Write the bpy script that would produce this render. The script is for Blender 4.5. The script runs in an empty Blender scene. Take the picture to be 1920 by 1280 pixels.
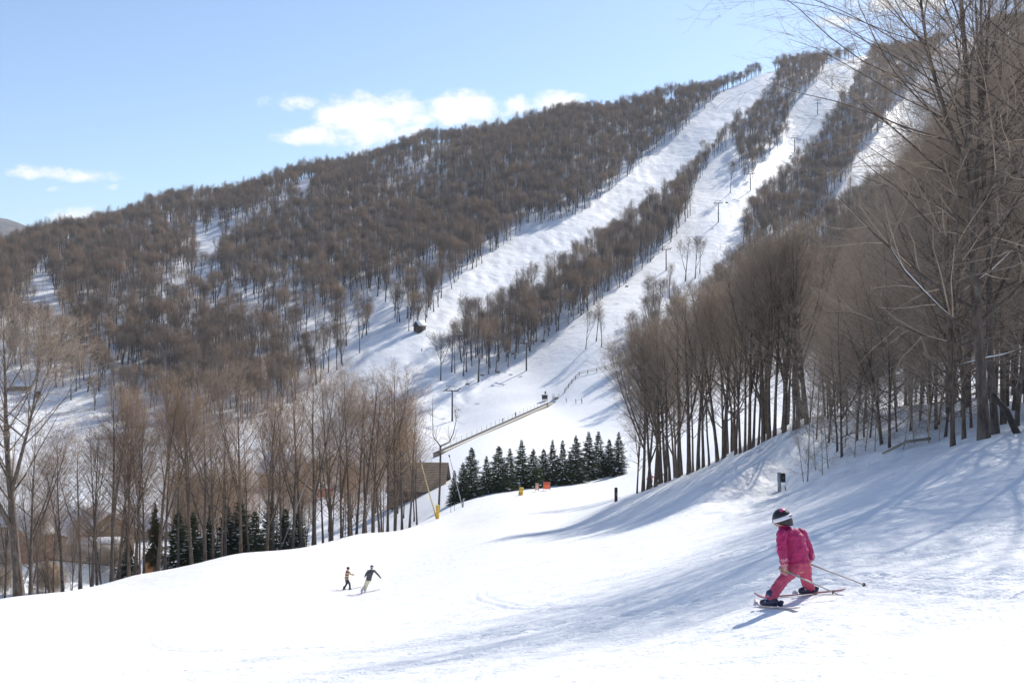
import bpy, math, random
import numpy as np
from mathutils import Vector, Matrix

scene = bpy.context.scene
R = math.radians
# ------------------------------------------------------------------ camera, sky, sun, exposure
SUN_AZ, SUN_EL = 33.0, 39.0            # azimuth measured from straight ahead (+Y) towards the right (+X)
F = 2000.0                             # focal length in photograph pixels (1920 wide)
cam_d = bpy.data.cameras.new('camera')
cam_d.sensor_width = 36.0
cam_d.lens = 36.0 * F / 1920.0
cam_d.clip_start = 0.1
cam_d.clip_end = 12000.0
cam = bpy.data.objects.new('camera', cam_d)
scene.collection.objects.link(cam)
cam.location = (0, 0, 0)
cam.rotation_euler = (R(90), 0, 0)
scene.camera = cam

world = bpy.data.worlds.new('World')
scene.world = world
world.use_nodes = True
SKY_STRENGTH = 0.122
SUN_STRENGTH = 4.0

sun_d = bpy.data.lights.new('sun', 'SUN')
sun_d.energy = SUN_STRENGTH
sun_d.angle = R(0.53)
sun_d.color = (1.0, 0.95, 0.87)
sun = bpy.data.objects.new('sun', sun_d)
scene.collection.objects.link(sun)
SUN_DIR = Vector((math.sin(R(SUN_AZ)) * math.cos(R(SUN_EL)), math.cos(R(SUN_AZ)) * math.cos(R(SUN_EL)), math.sin(R(SUN_EL))))
sun.rotation_euler = SUN_DIR.to_track_quat('Z', 'Y').to_euler()
sun.location = (60, 60, 80)

scene.view_settings.view_transform = 'Standard'
scene.view_settings.look = 'None'
scene.view_settings.gamma = 1.0
scene.view_settings.use_curve_mapping = False
scene.view_settings.exposure = 0.5
scene.render.engine = 'CYCLES'
cy = scene.cycles
cy.max_bounces = 5
cy.diffuse_bounces = 3
cy.glossy_bounces = 2
cy.transmission_bounces = 2
cy.volume_bounces = 0
cy.transparent_max_bounces = 4
cy.caustics_reflective = False
cy.caustics_refractive = False


class NT:
    """small helper to write node trees"""
    def __init__(self, tree):
        self.t = tree
        tree.nodes.clear()

    def n(self, kind, ins=None, **kw):
        nd = self.t.nodes.new(kind)
        for k, v in kw.items():
            setattr(nd, k, v)
        for k, v in (ins or {}).items():
            self.put(nd, k, v)
        return nd

    def put(self, nd, k, v):
        s = nd.inputs[k]
        if hasattr(v, 'is_output'):
            self.t.links.new(v, s)
        elif isinstance(v, bpy.types.Node):
            self.t.links.new(v.outputs[0], s)
        else:
            s.default_value = v

    def math(self, op, a, b=None, c=None, clamp=False):
        nd = self.t.nodes.new('ShaderNodeMath')
        nd.operation = op
        nd.use_clamp = clamp
        for i, v in enumerate((a, b, c)):
            if v is not None:
                self.put(nd, i, v)
        return nd.outputs[0]

    def mix(self, f, a, b):
        nd = self.t.nodes.new('ShaderNodeMix')
        nd.data_type = 'RGBA'
        self.put(nd, 0, f)
        self.put(nd, 6, a)
        self.put(nd, 7, b)
        return nd.outputs[2]

    def ramp(self, f, lo, hi):
        nd = self.t.nodes.new('ShaderNodeMapRange')
        nd.interpolation_type = 'SMOOTHSTEP'
        self.put(nd, 0, f)
        nd.inputs[1].default_value = lo
        nd.inputs[2].default_value = hi
        return nd.outputs[0]


def build_world():
    w = NT(world.node_tree)
    sky = w.n('ShaderNodeTexSky', sky_type='NISHITA')
    sky.sun_disc = False
    sky.sun_elevation = R(SUN_EL)
    sky.sun_rotation = R(SUN_AZ)
    sky.altitude = 1200
    sky.air_density = 1.0
    sky.dust_density = 0.9
    sky.ozone_density = 2.5
    tc = w.n('ShaderNodeTexCoord')
    sep = w.n('ShaderNodeSeparateXYZ', {0: tc.outputs['Generated']})
    y = w.math('MAXIMUM', sep.outputs[1], 0.05)
    u = w.math('DIVIDE', sep.outputs[0], y)
    t = w.math('DIVIDE', sep.outputs[2], y)
    front = w.ramp(sep.outputs[1], 0.1, 0.3)
    comb = w.n('ShaderNodeCombineXYZ', {0: u, 1: w.math('MULTIPLY', t, 1.5), 2: 0.3})
    nz = w.n('ShaderNodeTexNoise', {'Vector': comb.outputs[0], 'Scale': 30.0, 'Detail': 7.0, 'Roughness': 0.6})
    nz2 = w.n('ShaderNodeTexNoise', {'Vector': comb.outputs[0], 'Scale': 70.0, 'Detail': 4.0, 'Roughness': 0.6})
    nn = w.math('ADD', w.math('MULTIPLY', w.math('SUBTRACT', nz.outputs[0], 0.5), 4.2),
                w.math('MULTIPLY', w.math('SUBTRACT', nz2.outputs[0], 0.5), 1.9))
    # fair-weather cumulus low over the ridge: centre and half-size as direction tangents, density
    clouds = [(545, 190, 58, 18, .85), (690, 225, 80, 50, 1.6), (750, 215, 56, 38, 1.35), (610, 255, 100, 19, 1.15), (870, 205, 66, 32, 1.6),
              (965, 200, 38, 18, 1.15), (1045, 192, 50, 20, 1.3), (75, 322, 80, 15, 1.0), (170, 331, 60, 14, .95),
              (210, 350, 20, 8, .6), (110, 355, 26, 8, .45), (140, 415, 50, 28, 1.25), (1700, 6, 120, 24, 1.0), (1580, 40, 60, 14, .7)]
    total = None
    for px, py, a, b, dens in clouds:
        du = w.math('MULTIPLY', w.math('SUBTRACT', u, (px - 960) / F), F / a)
        dt = w.math('MULTIPLY', w.math('SUBTRACT', t, (640 - py) / F), F / b)
        q = w.math('SUBTRACT', dens, w.math('ADD', w.math('MULTIPLY', du, du), w.math('MULTIPLY', dt, dt)))
        total = q if total is None else w.math('SMOOTH_MAX', total, q, 0.25)
    m = w.ramp(w.math('ADD', total, nn), -0.25, 1.5)
    m = w.math('MULTIPLY', w.math('MULTIPLY', m, front), 0.97)
    shade = w.n('ShaderNodeTexNoise', {'Vector': comb.outputs[0], 'Scale': 40.0, 'Detail': 5.0})
    ccol = w.mix(shade.outputs[0], (5.6, 5.9, 6.4, 1), (8.2, 8.0, 7.8, 1))
    col = w.mix(m, sky.outputs[0], ccol)
    bg = w.n('ShaderNodeBackground', {'Color': col, 'Strength': SKY_STRENGTH})
    out = w.n('ShaderNodeOutputWorld')
    w.t.links.new(bg.outputs[0], out.inputs['Surface'])


build_world()

# ------------------------------------------------------------------ object helpers
COL = scene.collection


def tag(o, label=None, cat=None, group=None, kind=None):
    if label: o['label'] = label
    if cat: o['category'] = cat
    if group: o['group'] = group
    if kind: o['kind'] = kind
    return o


def empty(name, loc=(0, 0, 0), rz=0.0):
    o = bpy.data.objects.new(name, None)
    o.empty_display_size = 0.3
    o.location = loc
    o.rotation_euler = (0, 0, rz)
    COL.objects.link(o)
    return o


def link(name, me, parent=None, mat=None):
    o = bpy.data.objects.new(name, me)
    if mat is not None and not me.materials:
        me.materials.append(mat)
    COL.objects.link(o)
    if parent is not None:
        o.parent = parent
    return o


def np_mesh(name, verts, quads=None, tris=None, smooth=False, mat=None):
    me = bpy.data.meshes.new(name)
    verts = np.asarray(verts, np.float32).reshape(-1, 3)
    nq = 0 if quads is None else len(quads)
    nt = 0 if tris is None else len(tris)
    me.vertices.add(len(verts))
    me.vertices.foreach_set('co', verts.ravel())
    idx = []
    if nq: idx.append(np.asarray(quads, np.int32).ravel())
    if nt: idx.append(np.asarray(tris, np.int32).ravel())
    idx = np.concatenate(idx)
    me.loops.add(len(idx))
    me.loops.foreach_set('vertex_index', idx)
    me.polygons.add(nq + nt)
    start = np.concatenate([np.arange(nq) * 4, nq * 4 + np.arange(nt) * 3]).astype(np.int32)
    me.polygons.foreach_set('loop_start', start)
    if smooth:
        me.polygons.foreach_set('use_smooth', np.ones(nq + nt, bool))
    me.update(calc_edges=True)
    me.validate()
    if mat is not None:
        me.materials.append(mat)
    return me


def hash2(ix, iy, seed):
    h = (ix.astype(np.int64) * 374761393 + iy.astype(np.int64) * 668265263 + seed * 974711) & 0x7fffffff
    h = ((h ^ (h >> 13)) * 1274126177) & 0x7fffffff
    h = h ^ (h >> 16)
    return (h & 0xffff) / 65535.0


def vnoise(x, y, seed=0):
    ix, iy = np.floor(x), np.floor(y)
    fx, fy = x - ix, y - iy
    fx = fx * fx * (3 - 2 * fx)
    fy = fy * fy * (3 - 2 * fy)
    a, b = hash2(ix, iy, seed), hash2(ix + 1, iy, seed)
    c, d = hash2(ix, iy + 1, seed), hash2(ix + 1, iy + 1, seed)
    return (a + (b - a) * fx) * (1 - fy) + (c + (d - c) * fx) * fy - 0.5


def fbm(x, y, seed=0, octs=4):
    s, a = 0.0, 1.0
    for k in range(octs):
        s = s + a * vnoise(x * 2 ** k + 17.3 * k, y * 2 ** k - 9.1 * k, seed + k)
        a *= 0.5
    return s


def sstep(a, b, x):
    t = np.clip((x - a) / (b - a), 0, 1)
    return t * t * (3 - 2 * t)


# ------------------------------------------------------------------ terrain: surveyed points (bearing px, elevation px, metres ahead)
CTRL = [
    (0, 1280, 18), (480, 1280, 13.5), (960, 1280, 10.8), (1440, 1280, 9.3), (1920, 1280, 8.3),
    (1480, 1128, 13.5), (1920, 1120, 12.2), (1920, 1000, 18), (1900, 900, 26), (1845, 822, 38), (1787, 837, 41), (1920, 808, 40),
    (1575, 868, 54), (1465, 926, 62), (1670, 850, 47), (1440, 1040, 22), (1440, 970, 38), (1700, 960, 25), (1700, 1060, 16),
    (1200, 1128, 20), (1200, 1045, 34), (1200, 985, 58), (960, 1125, 29), (960, 1042, 56), (960, 995, 88),
    (720, 1200, 23), (720, 1110, 50), (720, 1040, 88),
    (660, 1106, 60), (480, 1200, 30), (480, 1125, 55), (240, 1240, 26), (0, 1205, 40), (240, 1150, 50), (240, 1100, 75),
    # rim of the slope where it rolls over
    (-200, 1175, 66), (0, 1124, 76), (250, 1077, 90), (440, 1040, 102), (670, 1000, 122), (800, 977, 135),
    (-200, 1230, 88), (0, 1165, 98), (250, 1120, 112), (440, 1085, 124), (670, 1032, 145), (765, 992, 160), (800, 962, 165),
    (0, 1150, 135), (250, 1110, 150), (440, 1070, 165), (670, 1010, 185),
    (840, 992, 118), (840, 963, 142), (920, 945, 142), (960, 955, 122), (1100, 952, 112), (1060, 985, 92),
    # knoll crest and the drop behind it
    (1155, 939, 95), (1250, 905, 88), (1340, 870, 82), (1420, 838, 76), (1490, 812, 73),
    (1155, 928, 135), (1250, 905, 118), (1340, 868, 112), (1420, 830, 110),
    (1250, 945, 70), (1340, 925, 60), (1400, 880, 68),
    # spruce row, bottom of the learner slope
    (840, 937, 165), (1000, 906, 176), (1150, 883, 190), (1300, 850, 170), (1400, 815, 150),
    (830, 848, 290), (1035, 757, 400), (894, 817, 317), (949, 794, 345), (995, 774, 372), (930, 850, 250), (1100, 800, 330), (1060, 736, 408), (1140, 690, 425), (1250, 760, 320), (1250, 830, 230),
    (990, 698, 460), (1110, 660, 455), (848, 796, 400), (850, 705, 450),
    # valley floor
    (150, 1000, 240), (150, 1080, 195), (-150, 1040, 230), (350, 960, 265), (600, 905, 300), (760, 915, 235), (300, 905, 310), (60, 800, 390), (-200, 800, 390), (450, 790, 390),
    # mountain
    (600, 748, 430), (700, 690, 455), (790, 618, 500), (60, 700, 450), (300, 725, 445), (0, 600, 520), (300, 620, 510), (85, 545, 600), (390, 460, 720), (200, 470, 740), (-200, 620, 560),
    (600, 450, 690), (700, 560, 560), (500, 600, 530), (1000, 430, 690), (800, 380, 800), (850, 540, 570), (1250, 262, 930), (1150, 350, 800), (1300, 335, 810),
    (1350, 418, 690), (1490, 277, 880), (1450, 480, 620), (1370, 520, 570), (1300, 565, 535), (1200, 600, 500), (1600, 330, 770), (1700, 215, 910),
    (1900, 300, 720), (1900, 500, 450), (1700, 560, 430), (1500, 630, 420), (1500, 745, 250), (1800, 650, 220), (1900, 720, 120), (1400, 715, 340), (1650, 770, 120), (2150, 620, 120), (2150, 430, 450), (2150, 250, 750),
    # skyline
    (-300, 500, 800), (0, 490, 790), (110, 448, 810), (320, 390, 890), (560, 335, 940), (800, 268, 990), (1060, 222, 1030), (1250, 184, 1070), (1440, 134, 1110), (1610, 101, 1130), (1800, 72, 1110), (1920, 48, 1080), (2200, 10, 1050),
    (-300, 590, 1150), (0, 590, 1150), (320, 500, 1200), (560, 450, 1270), (800, 400, 1330), (1060, 350, 1390), (1250, 330, 1430), (1440, 300, 1480), (1610, 270, 1500), (1800, 250, 1480), (1920, 230, 1450), (2200, 200, 1400),
    (-300, 640, 2500), (300, 640, 2500), (960, 620, 2500), (1600, 600, 2500), (2200, 580, 2500),
    (-300, 650, 7000), (960, 650, 7000), (2200, 650, 7000),
]
th, lr, tt = [], [], []
for px, py, d in CTRL:
    u = (px - 960) / F
    r = d * math.sqrt(1 + u * u)
    th.append(math.atan(u)); lr.append(math.log(r)); tt.append((640 - py) / F * d / r)
for deg, rows in {       # round about the camera, outside the frame: radius, rise over run
    55: ((10, -.07), (40, .0), (150, .1), (600, .3), (1200, .3), (3000, .08), (7000, 0)), 85: ((10, -.02), (40, .06), (150, .14), (600, .3), (1200, .26), (3000, .06), (7000, 0)),
    130: ((10, .08), (40, .16), (150, .22), (600, .26), (1200, .2), (3000, .05), (7000, 0)), 180: ((10, .03), (40, .16), (150, .2), (600, .2), (1200, .15), (3000, .04), (7000, 0)), -180: ((10, .03), (40, .16), (150, .2), (600, .2), (1200, .15), (3000, .04), (7000, 0)),
    -130: ((10, -.28), (40, -.12), (150, -.06), (600, .0), (1200, .04), (3000, .03), (7000, 0)), -90: ((10, -.42), (40, -.3), (150, -.22), (600, -.06), (1200, .04), (3000, .03), (7000, 0)),
    -50: ((10, -.42), (40, -.31), (90, -.27), (200, -.21), (600, -.02), (1000, .06), (3000, .03), (7000, 0))}.items():
    for r, t in rows:
        th.append(R(deg)); lr.append(math.log(r)); tt.append(t)
for deg in range(-180, 181, 30):     # underfoot
    x, y = 4 * math.sin(R(deg)), 4 * math.cos(R(deg))
    th.append(R(deg)); lr.append(math.log(4)); tt.append((-1.65 + .2 * x - .1 * y) / 4)
AS = 4.0
CP = np.stack([np.array(th) * AS, np.array(lr)], 1)
CT = np.array(tt)


def _phi(d2):
    return 0.5 * d2 * np.log(d2 + 1e-12)


def _solve():
    n = len(CP)
    A = _phi(((CP[:, None] - CP[None]) ** 2).sum(-1)) + np.eye(n) * 0.004
    P = np.concatenate([np.ones((n, 1)), CP], 1)
    M = np.block([[A, P], [P.T, np.zeros((3, 3))]])
    return np.linalg.solve(M, np.concatenate([CT, np.zeros(3)]))


CW = _solve()


def base_t(theta, logr):
    q = np.stack([theta * AS, logr], -1).reshape(-1, 2)
    out = np.empty(len(q))
    for i in range(0, len(q), 40000):
        c = q[i:i + 40000]
        d2 = ((c[:, None, :] - CP[None]) ** 2).sum(-1)
        out[i:i + 40000] = _phi(d2) @ CW[:-3] + CW[-3] + c @ CW[-2:]
    return out.reshape(theta.shape)


def relief(x, y):
    """small real relief of the snow: soft rolls, ski ruts, churned edge by the trees"""
    r = np.hypot(x, y)
    near = 1 - sstep(70, 140, r)
    a, b = x * .68 + y * .73, -x * .73 + y * .68          # along / across the line of the slope
    z = near * 0.05 * fbm(x / 5.5, y / 5.5, 3, 3)
    z = z + near * 0.045 * fbm(a / 6.5, b / 0.8, 11, 3) * sstep(4, 9, r)
    z = z + near * 0.016 * fbm(a / 3.0, b / 0.26, 13, 2) * sstep(4, 9, r)
    z = z + (1 - sstep(25, 45, r)) * 0.022 * fbm(x / .33, y / .33, 21, 3) * (0.5 + 1.2 * np.clip(fbm(x / 3, y / 3, 8, 2) + .4, 0, 1))
    # clods thrown up by passing skiers
    cl = vnoise(x / .16, y / .16, 61) * 2
    z = z + (1 - sstep(18, 32, r)) * 0.035 * np.clip(cl - .62, 0, 1) * np.clip(fbm(x / 1.7, y / 1.7, 62, 2) * 3 + .2, 0, 1) * 2.2
    # carved turns: pairs of shallow grooves curving across the slope
    for cx, cy, cr, s0 in ((-14, 3, 22.0, 1), (-22, 6, 33.5, 1), (30, 34, 31.0, -1), (-6, -18, 37.0, 1), (24, 48, 38.0, -1), (-30, 24, 44.0, 1), (14, -8, 27.0, 1)):
        q = np.hypot(x - cx, y - cy) - cr + .35 * vnoise(x / 6, y / 6, 71)
        for off in (-.16, .16):
            z = z - near * .035 * np.exp(-((q - off) / .075) ** 2) + near * .018 * np.exp(-((q - off - .13) / .07) ** 2)
    # churned snow in front of the trees on the knoll
    px, d = x / np.maximum(y, 1e-3), y
    churn = sstep(.13, .22, px) * sstep(38, 50, d) * (1 - sstep(84, 95, d)) * (y > 5)
    z = z + churn * (0.42 * fbm(x / 2.2, y / 3.2, 5, 4) + .10 * fbm(x / .7, y / .9, 6, 3))
    far = sstep(330, 420, r)
    z = z + far * 3.0 * fbm(x / 60, y / 60, 41, 3)
    # moguls on the steep runs
    mog = far * (1 - sstep(1050, 1200, r)) * (y > 0)
    edge = np.interp(y, [400, 500, 600, 700, 800, 930, 1050], [-.05, -.035, .035, .09, .14, .195, .245])
    mog = mog * (1 - sstep(edge, edge + .025, px))
    z = z + mog * 1.7 * np.abs(vnoise(x / 8.0, y / 8.0, 51) + .35 * vnoise(x / 4.0, y / 4.0, 52))
    return z


def H(x, y):
    x = np.asarray(x, float); y = np.asarray(y, float)
    r = np.maximum(np.hypot(x, y), 1e-3)
    rr = np.maximum(r, 4.0)
    z = base_t(np.arctan2(x, y), np.log(rr)) * rr
    plane = -1.65 + .2 * x - .1 * y
    z = np.where(r < 4.0, plane + (z - plane) * sstep(2, 4, r), z)
    return z + relief(x, y)


def h(x, y):
    return float(H(np.array([x]), np.array([y]))[0])


_ds = np.exp(np.linspace(math.log(5.0), math.log(1400), 900))


def hit(px, py, dmin=5.0):
    """where the line of sight through a photograph pixel first meets the snow"""
    u, t = (px - 960) / F, (640 - py) / F
    g = H(u * _ds, _ds) - t * _ds
    k = np.where((g > 0) & (_ds > dmin))[0]
    if not len(k):
        d = 700.0
        return Vector((u * d, d, h(u * d, d)))
    k = k[0]
    if k == 0:
        d = _ds[0]
    else:
        d = _ds[k - 1] + (_ds[k] - _ds[k - 1]) * (-g[k - 1]) / (g[k] - g[k - 1])
    return Vector((u * d, d, h(u * d, d)))


def at(px, d):
    """a point of the ground at a bearing and a distance ahead"""
    x = (px - 960) / F * d
    return Vector((x, d, h(x, d)))


def P(px, py, d):
    return Vector(((px - 960) / F * d, d, (640 - py) / F * d))
# ------------------------------------------------------------------ materials
def new_mat(name):
    m = bpy.data.materials.new(name)
    m.use_nodes = True
    return m, NT(m.node_tree)


def plain(name, col, rough=.6, var=.12, scale=8.0, metal=0.0, bump=0.0, bscale=40.0):
    m, w = new_mat(name)
    tc = w.n('ShaderNodeTexCoord')
    nz = w.n('ShaderNodeTexNoise', {'Vector': tc.outputs['Object'], 'Scale': scale, 'Detail': 5.0})
    lo = tuple(c * (1 - var) for c in col[:3]) + (1,)
    hi = tuple(min(1, c * (1 + var)) for c in col[:3]) + (1,)
    c = w.mix(w.ramp(nz.outputs[0], .3, .7), lo, hi)
    b = w.n('ShaderNodeBsdfPrincipled', {'Base Color': c, 'Roughness': rough, 'Metallic': metal})
    if bump:
        n2 = w.n('ShaderNodeTexNoise', {'Vector': tc.outputs['Object'], 'Scale': bscale, 'Detail': 4.0})
        bp = w.n('ShaderNodeBump', {'Strength': bump, 'Distance': .02, 'Height': n2.outputs[0]})
        w.put(b, 'Normal', bp)
    w.n('ShaderNodeOutputMaterial', {0: b})
    return m


def snow_mat():
    m, w = new_mat('snow')
    geo = w.n('ShaderNodeNewGeometry')
    pos = geo.outputs['Position']
    n1 = w.n('ShaderNodeTexNoise', {'Vector': pos, 'Scale': 14.0, 'Detail': 6.0, 'Roughness': .65})
    mp = w.n('ShaderNodeMapping', {'Vector': pos})
    mp.inputs['Rotation'].default_value = (0, 0, R(-47))
    mp.inputs['Scale'].default_value = (.25, 3.2, 1)
    n2 = w.n('ShaderNodeTexNoise', {'Vector': mp.outputs[0], 'Scale': 1.6, 'Detail': 5.0, 'Roughness': .6})
    n3 = w.n('ShaderNodeTexNoise', {'Vector': pos, 'Scale': .35, 'Detail': 6.0, 'Roughness': .7})
    b1 = w.n('ShaderNodeBump', {'Strength': .6, 'Distance': .04, 'Height': n1.outputs[0]})
    b2 = w.n('ShaderNodeBump', {'Strength': .5, 'Distance': .10, 'Height': n2.outputs[0], 'Normal': b1})
    n4 = w.n('ShaderNodeTexNoise', {'Vector': pos, 'Scale': .16, 'Detail': 3.0, 'Roughness': .5})
    sp = w.n('ShaderNodeSeparateXYZ', {0: pos})
    b3 = w.n('ShaderNodeBump', {'Strength': .35, 'Distance': .8, 'Height': n3.outputs[0], 'Normal': b2})
    b3 = w.n('ShaderNodeBump', {'Strength': w.math('MULTIPLY', w.ramp(sp.outputs[1], 380, 520), .3), 'Distance': 2.5, 'Height': n4.outputs[0], 'Normal': b3})
    col = w.mix(n3.outputs[0], (.84, .85, .87, 1), (.9, .9, .9, 1))
    b = w.n('ShaderNodeBsdfPrincipled', {'Base Color': col, 'Roughness': .55, 'Normal': b3, 'Specular IOR Level': .25})
    w.n('ShaderNodeOutputMaterial', {0: b})
    return m


def bark_mat(name, a, b_, scale=6.0, rough=.85, vary=.35, lichen=0.0):
    m, w = new_mat(name)
    tc = w.n('ShaderNodeTexCoord')
    mp = w.n('ShaderNodeMapping', {'Vector': tc.outputs['Object']})
    mp.inputs['Scale'].default_value = (1, 1, .22)
    nz = w.n('ShaderNodeTexNoise', {'Vector': mp.outputs[0], 'Scale': scale, 'Detail': 6.0, 'Roughness': .65})
    oi = w.n('ShaderNodeObjectInfo')
    c = w.mix(w.ramp(nz.outputs[0], .3, .72), a + (1,), b_ + (1,))
    if lichen:
        n2 = w.n('ShaderNodeTexNoise', {'Vector': tc.outputs['Object'], 'Scale': 1.7, 'Detail': 5.0})
        c = w.mix(w.math('MULTIPLY', w.ramp(n2.outputs[0], .52, .7), lichen), c, (.2, .2, .17, 1))
    hv = w.n('ShaderNodeHueSaturation', {'Color': c, 'Saturation': w.math('ADD', .8, w.math('MULTIPLY', oi.outputs['Random'], .5)),
             'Value': w.math('ADD', 1 - vary / 2, w.math('MULTIPLY', oi.outputs['Random'], vary))})
    bp = w.n('ShaderNodeBump', {'Strength': .6, 'Distance': .03, 'Height': nz.outputs[0]})
    b = w.n('ShaderNodeBsdfPrincipled', {'Base Color': hv, 'Roughness': rough, 'Normal': bp, 'Specular IOR Level': .2})
    w.n('ShaderNodeOutputMaterial', {0: b})
    return m


M = {}
M['snow'] = snow_mat()
M['bark'] = bark_mat('bark', (.055, .042, .034), (.165, .132, .108), 7.0, lichen=.4)
M['twig'] = bark_mat('twig', (.25, .20, .155), (.44, .36, .29), 3.0)
M['twig_tan'] = bark_mat('twig_tan', (.26, .185, .13), (.44, .325, .235), 3.0)
M['twig_far'] = bark_mat('twig_far', (.165, .122, .092), (.30, .23, .175), .6, vary=.75)
M['bark_far'] = bark_mat('bark_far', (.04, .034, .03), (.095, .08, .07), 2.0)
M['needle'] = bark_mat('needle', (.014, .03, .016), (.065, .095, .042), 5.0, vary=.3)
M['needle_brown'] = bark_mat('needle_brown', (.05, .045, .022), (.11, .085, .045), 5.0, vary=.3)

# ------------------------------------------------------------------ snow-covered ground
def build_ground():
    dense = np.linspace(R(-31), R(31), 560)
    left = np.linspace(R(-180), R(-31), 46)[:-1]
    right = np.linspace(R(31), R(180), 46)[1:]
    theta = np.concatenate([left, dense, right])
    rad = np.concatenate([np.array([.35, .8, 1.5, 2.4, 3.2]), np.exp(np.linspace(math.log(4), math.log(110), 520)), np.exp(np.linspace(math.log(110), math.log(1300), 420))[1:],
                          np.exp(np.linspace(math.log(1300), math.log(9000), 24))[1:]])
    TH, RD = np.meshgrid(theta, rad, indexing='ij')
    X, Y = RD * np.sin(TH), RD * np.cos(TH)
    Z = H(X.ravel(), Y.ravel()).reshape(X.shape)
    nT, nR = X.shape
    V = np.stack([X, Y, Z], -1).reshape(-1, 3)
    i = np.arange(nT - 1)[:, None] * nR + np.arange(nR - 1)[None]
    q = np.stack([i, i + 1, i + nR + 1, i + nR], -1).reshape(-1, 4)[:, ::-1]
    # close the hole underfoot with a fan
    c = len(V)
    V = np.concatenate([V, [[0, 0, h(0, 0)]]])
    k = np.arange(nT - 1) * nR
    tri = np.stack([np.full(nT - 1, c), k + nR, k], -1)
    me = np_mesh('snow_ground', V, q, tri, smooth=True, mat=M['snow'])
    o = link('snow_ground', me)
    tag(o, 'white snow covering the ski slopes, valley floor and mountainside', kind='structure')
    return o


build_ground()


def build_far_hill():
    # the next ridge along the valley
    rng = np.random.default_rng(2)
    n, m = 90, 16
    X = np.linspace(-3300, -300, n)
    ridge = np.interp(X, [-3300, -1900, -1536, -1392, -1280, -1100, -300], [330, 390, 362, 318, 280, 180, -20])
    V = []
    for k in range(m):
        f = k / (m - 1)
        Y = 3200 - 900 * (1 - f)
        V.append(np.stack([X * (Y / 3200), np.full(n, Y), -60 + (ridge + 60) * np.sin(f * math.pi / 2) + 12 * fbm(X / 150, np.full(n, Y) / 150, 91, 3)], -1))
    for f in (.6, 0):
        V.append(np.stack([X, np.full(n, 3200 + 1500 * (1 - f)), -60 + (ridge + 60) * f], -1))
    V = np.concatenate(V)
    i = np.arange(m + 1)[:, None] * n + np.arange(n - 1)[None]
    q = np.stack([i, i + 1, i + n + 1, i + n], -1).reshape(-1, 4)
    mt, w = new_mat('hill_woods')
    geo = w.n('ShaderNodeNewGeometry')
    n1 = w.n('ShaderNodeTexNoise', {'Vector': geo.outputs['Position'], 'Scale': .02, 'Detail': 8.0, 'Roughness': .7})
    n2 = w.n('ShaderNodeTexNoise', {'Vector': geo.outputs['Position'], 'Scale': .006, 'Detail': 6.0})
    c = w.mix(w.ramp(n1.outputs[0], .3, .7), (.07, .06, .055, 1), (.2, .18, .17, 1))
    c = w.mix(w.ramp(n2.outputs[0], .58, .66), c, (.5, .5, .52, 1))
    bp = w.n('ShaderNodeBump', {'Strength': 1.0, 'Distance': 12.0, 'Height': n1.outputs[0]})
    b = w.n('ShaderNodeBsdfPrincipled', {'Base Color': c, 'Roughness': .95, 'Normal': bp})
    w.n('ShaderNodeOutputMaterial', {0: b})
    tag(link('hill', np_mesh('hill', V, q, None, True, mt)), 'distant brown wooded hill beyond the left end of the mountain', kind='structure')


build_far_hill()
# ------------------------------------------------------------------ trees: vectorised branching
def norm(v):
    return v / np.maximum(np.linalg.norm(v, axis=-1, keepdims=True), 1e-9)


def grow(P0, D0, L, R0, K, rng, wander=.12, trop=.05, tip=.25):
    """branches as polylines: start, direction, length, base radius -> points (N,K,3), radii (N,K)"""
    n = len(P0)
    pts = np.empty((n, K, 3)); pts[:, 0] = P0
    d = norm(np.asarray(D0, float)); step = (np.asarray(L) / (K - 1))[:, None]
    up = np.array([0, 0, 1.0])
    tr = np.broadcast_to(np.asarray(trop, float), (n,))[:, None]
    for k in range(1, K):
        pts[:, k] = pts[:, k - 1] + d * step
        d = norm(d + rng.normal(0, wander, (n, 3)) + tr * up)
    s = np.linspace(0, 1, K)[None]
    rad = np.asarray(R0)[:, None] * (1 - (1 - tip) * s)
    return pts, rad


def spawn(pts, rad, m, t0, t1, a0, a1, rng, az=None):
    """m children on every branch between t0 and t1; returns start, direction, parent t, parent radius"""
    n, K, _ = pts.shape
    t = (np.arange(m)[None] + rng.uniform(0, 1, (n, m))) / m * (t1 - t0) + t0
    f = t * (K - 1)
    k = np.clip(f.astype(int), 0, K - 2)
    w = (f - k)[..., None]
    i = np.arange(n)[:, None]
    p = pts[i, k] * (1 - w) + pts[i, k + 1] * w
    tan = norm(pts[i, k + 1] - pts[i, k])
    r = rad[i, k] * (1 - w[..., 0]) + rad[i, k + 1] * w[..., 0]
    ref = np.where(np.abs(tan[..., 2:3]) > .9, np.array([1.0, 0, 0]), np.array([0, 0, 1.0]))
    u = norm(np.cross(tan, ref)); v = np.cross(tan, u)
    if az is None:
        phi = rng.uniform(0, 2 * math.pi, (n, m))
    else:
        phi = np.arange(m)[None] * 2.4 + rng.normal(0, az, (n, m)) + rng.uniform(0, 6.28, (n, 1))
    ang = rng.uniform(a0, a1, (n, m))
    d = np.cos(ang)[..., None] * tan + np.sin(ang)[..., None] * (np.cos(phi)[..., None] * u + np.sin(phi)[..., None] * v)
    return p.reshape(-1, 3), d.reshape(-1, 3), t.reshape(-1), r.reshape(-1)


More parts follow.
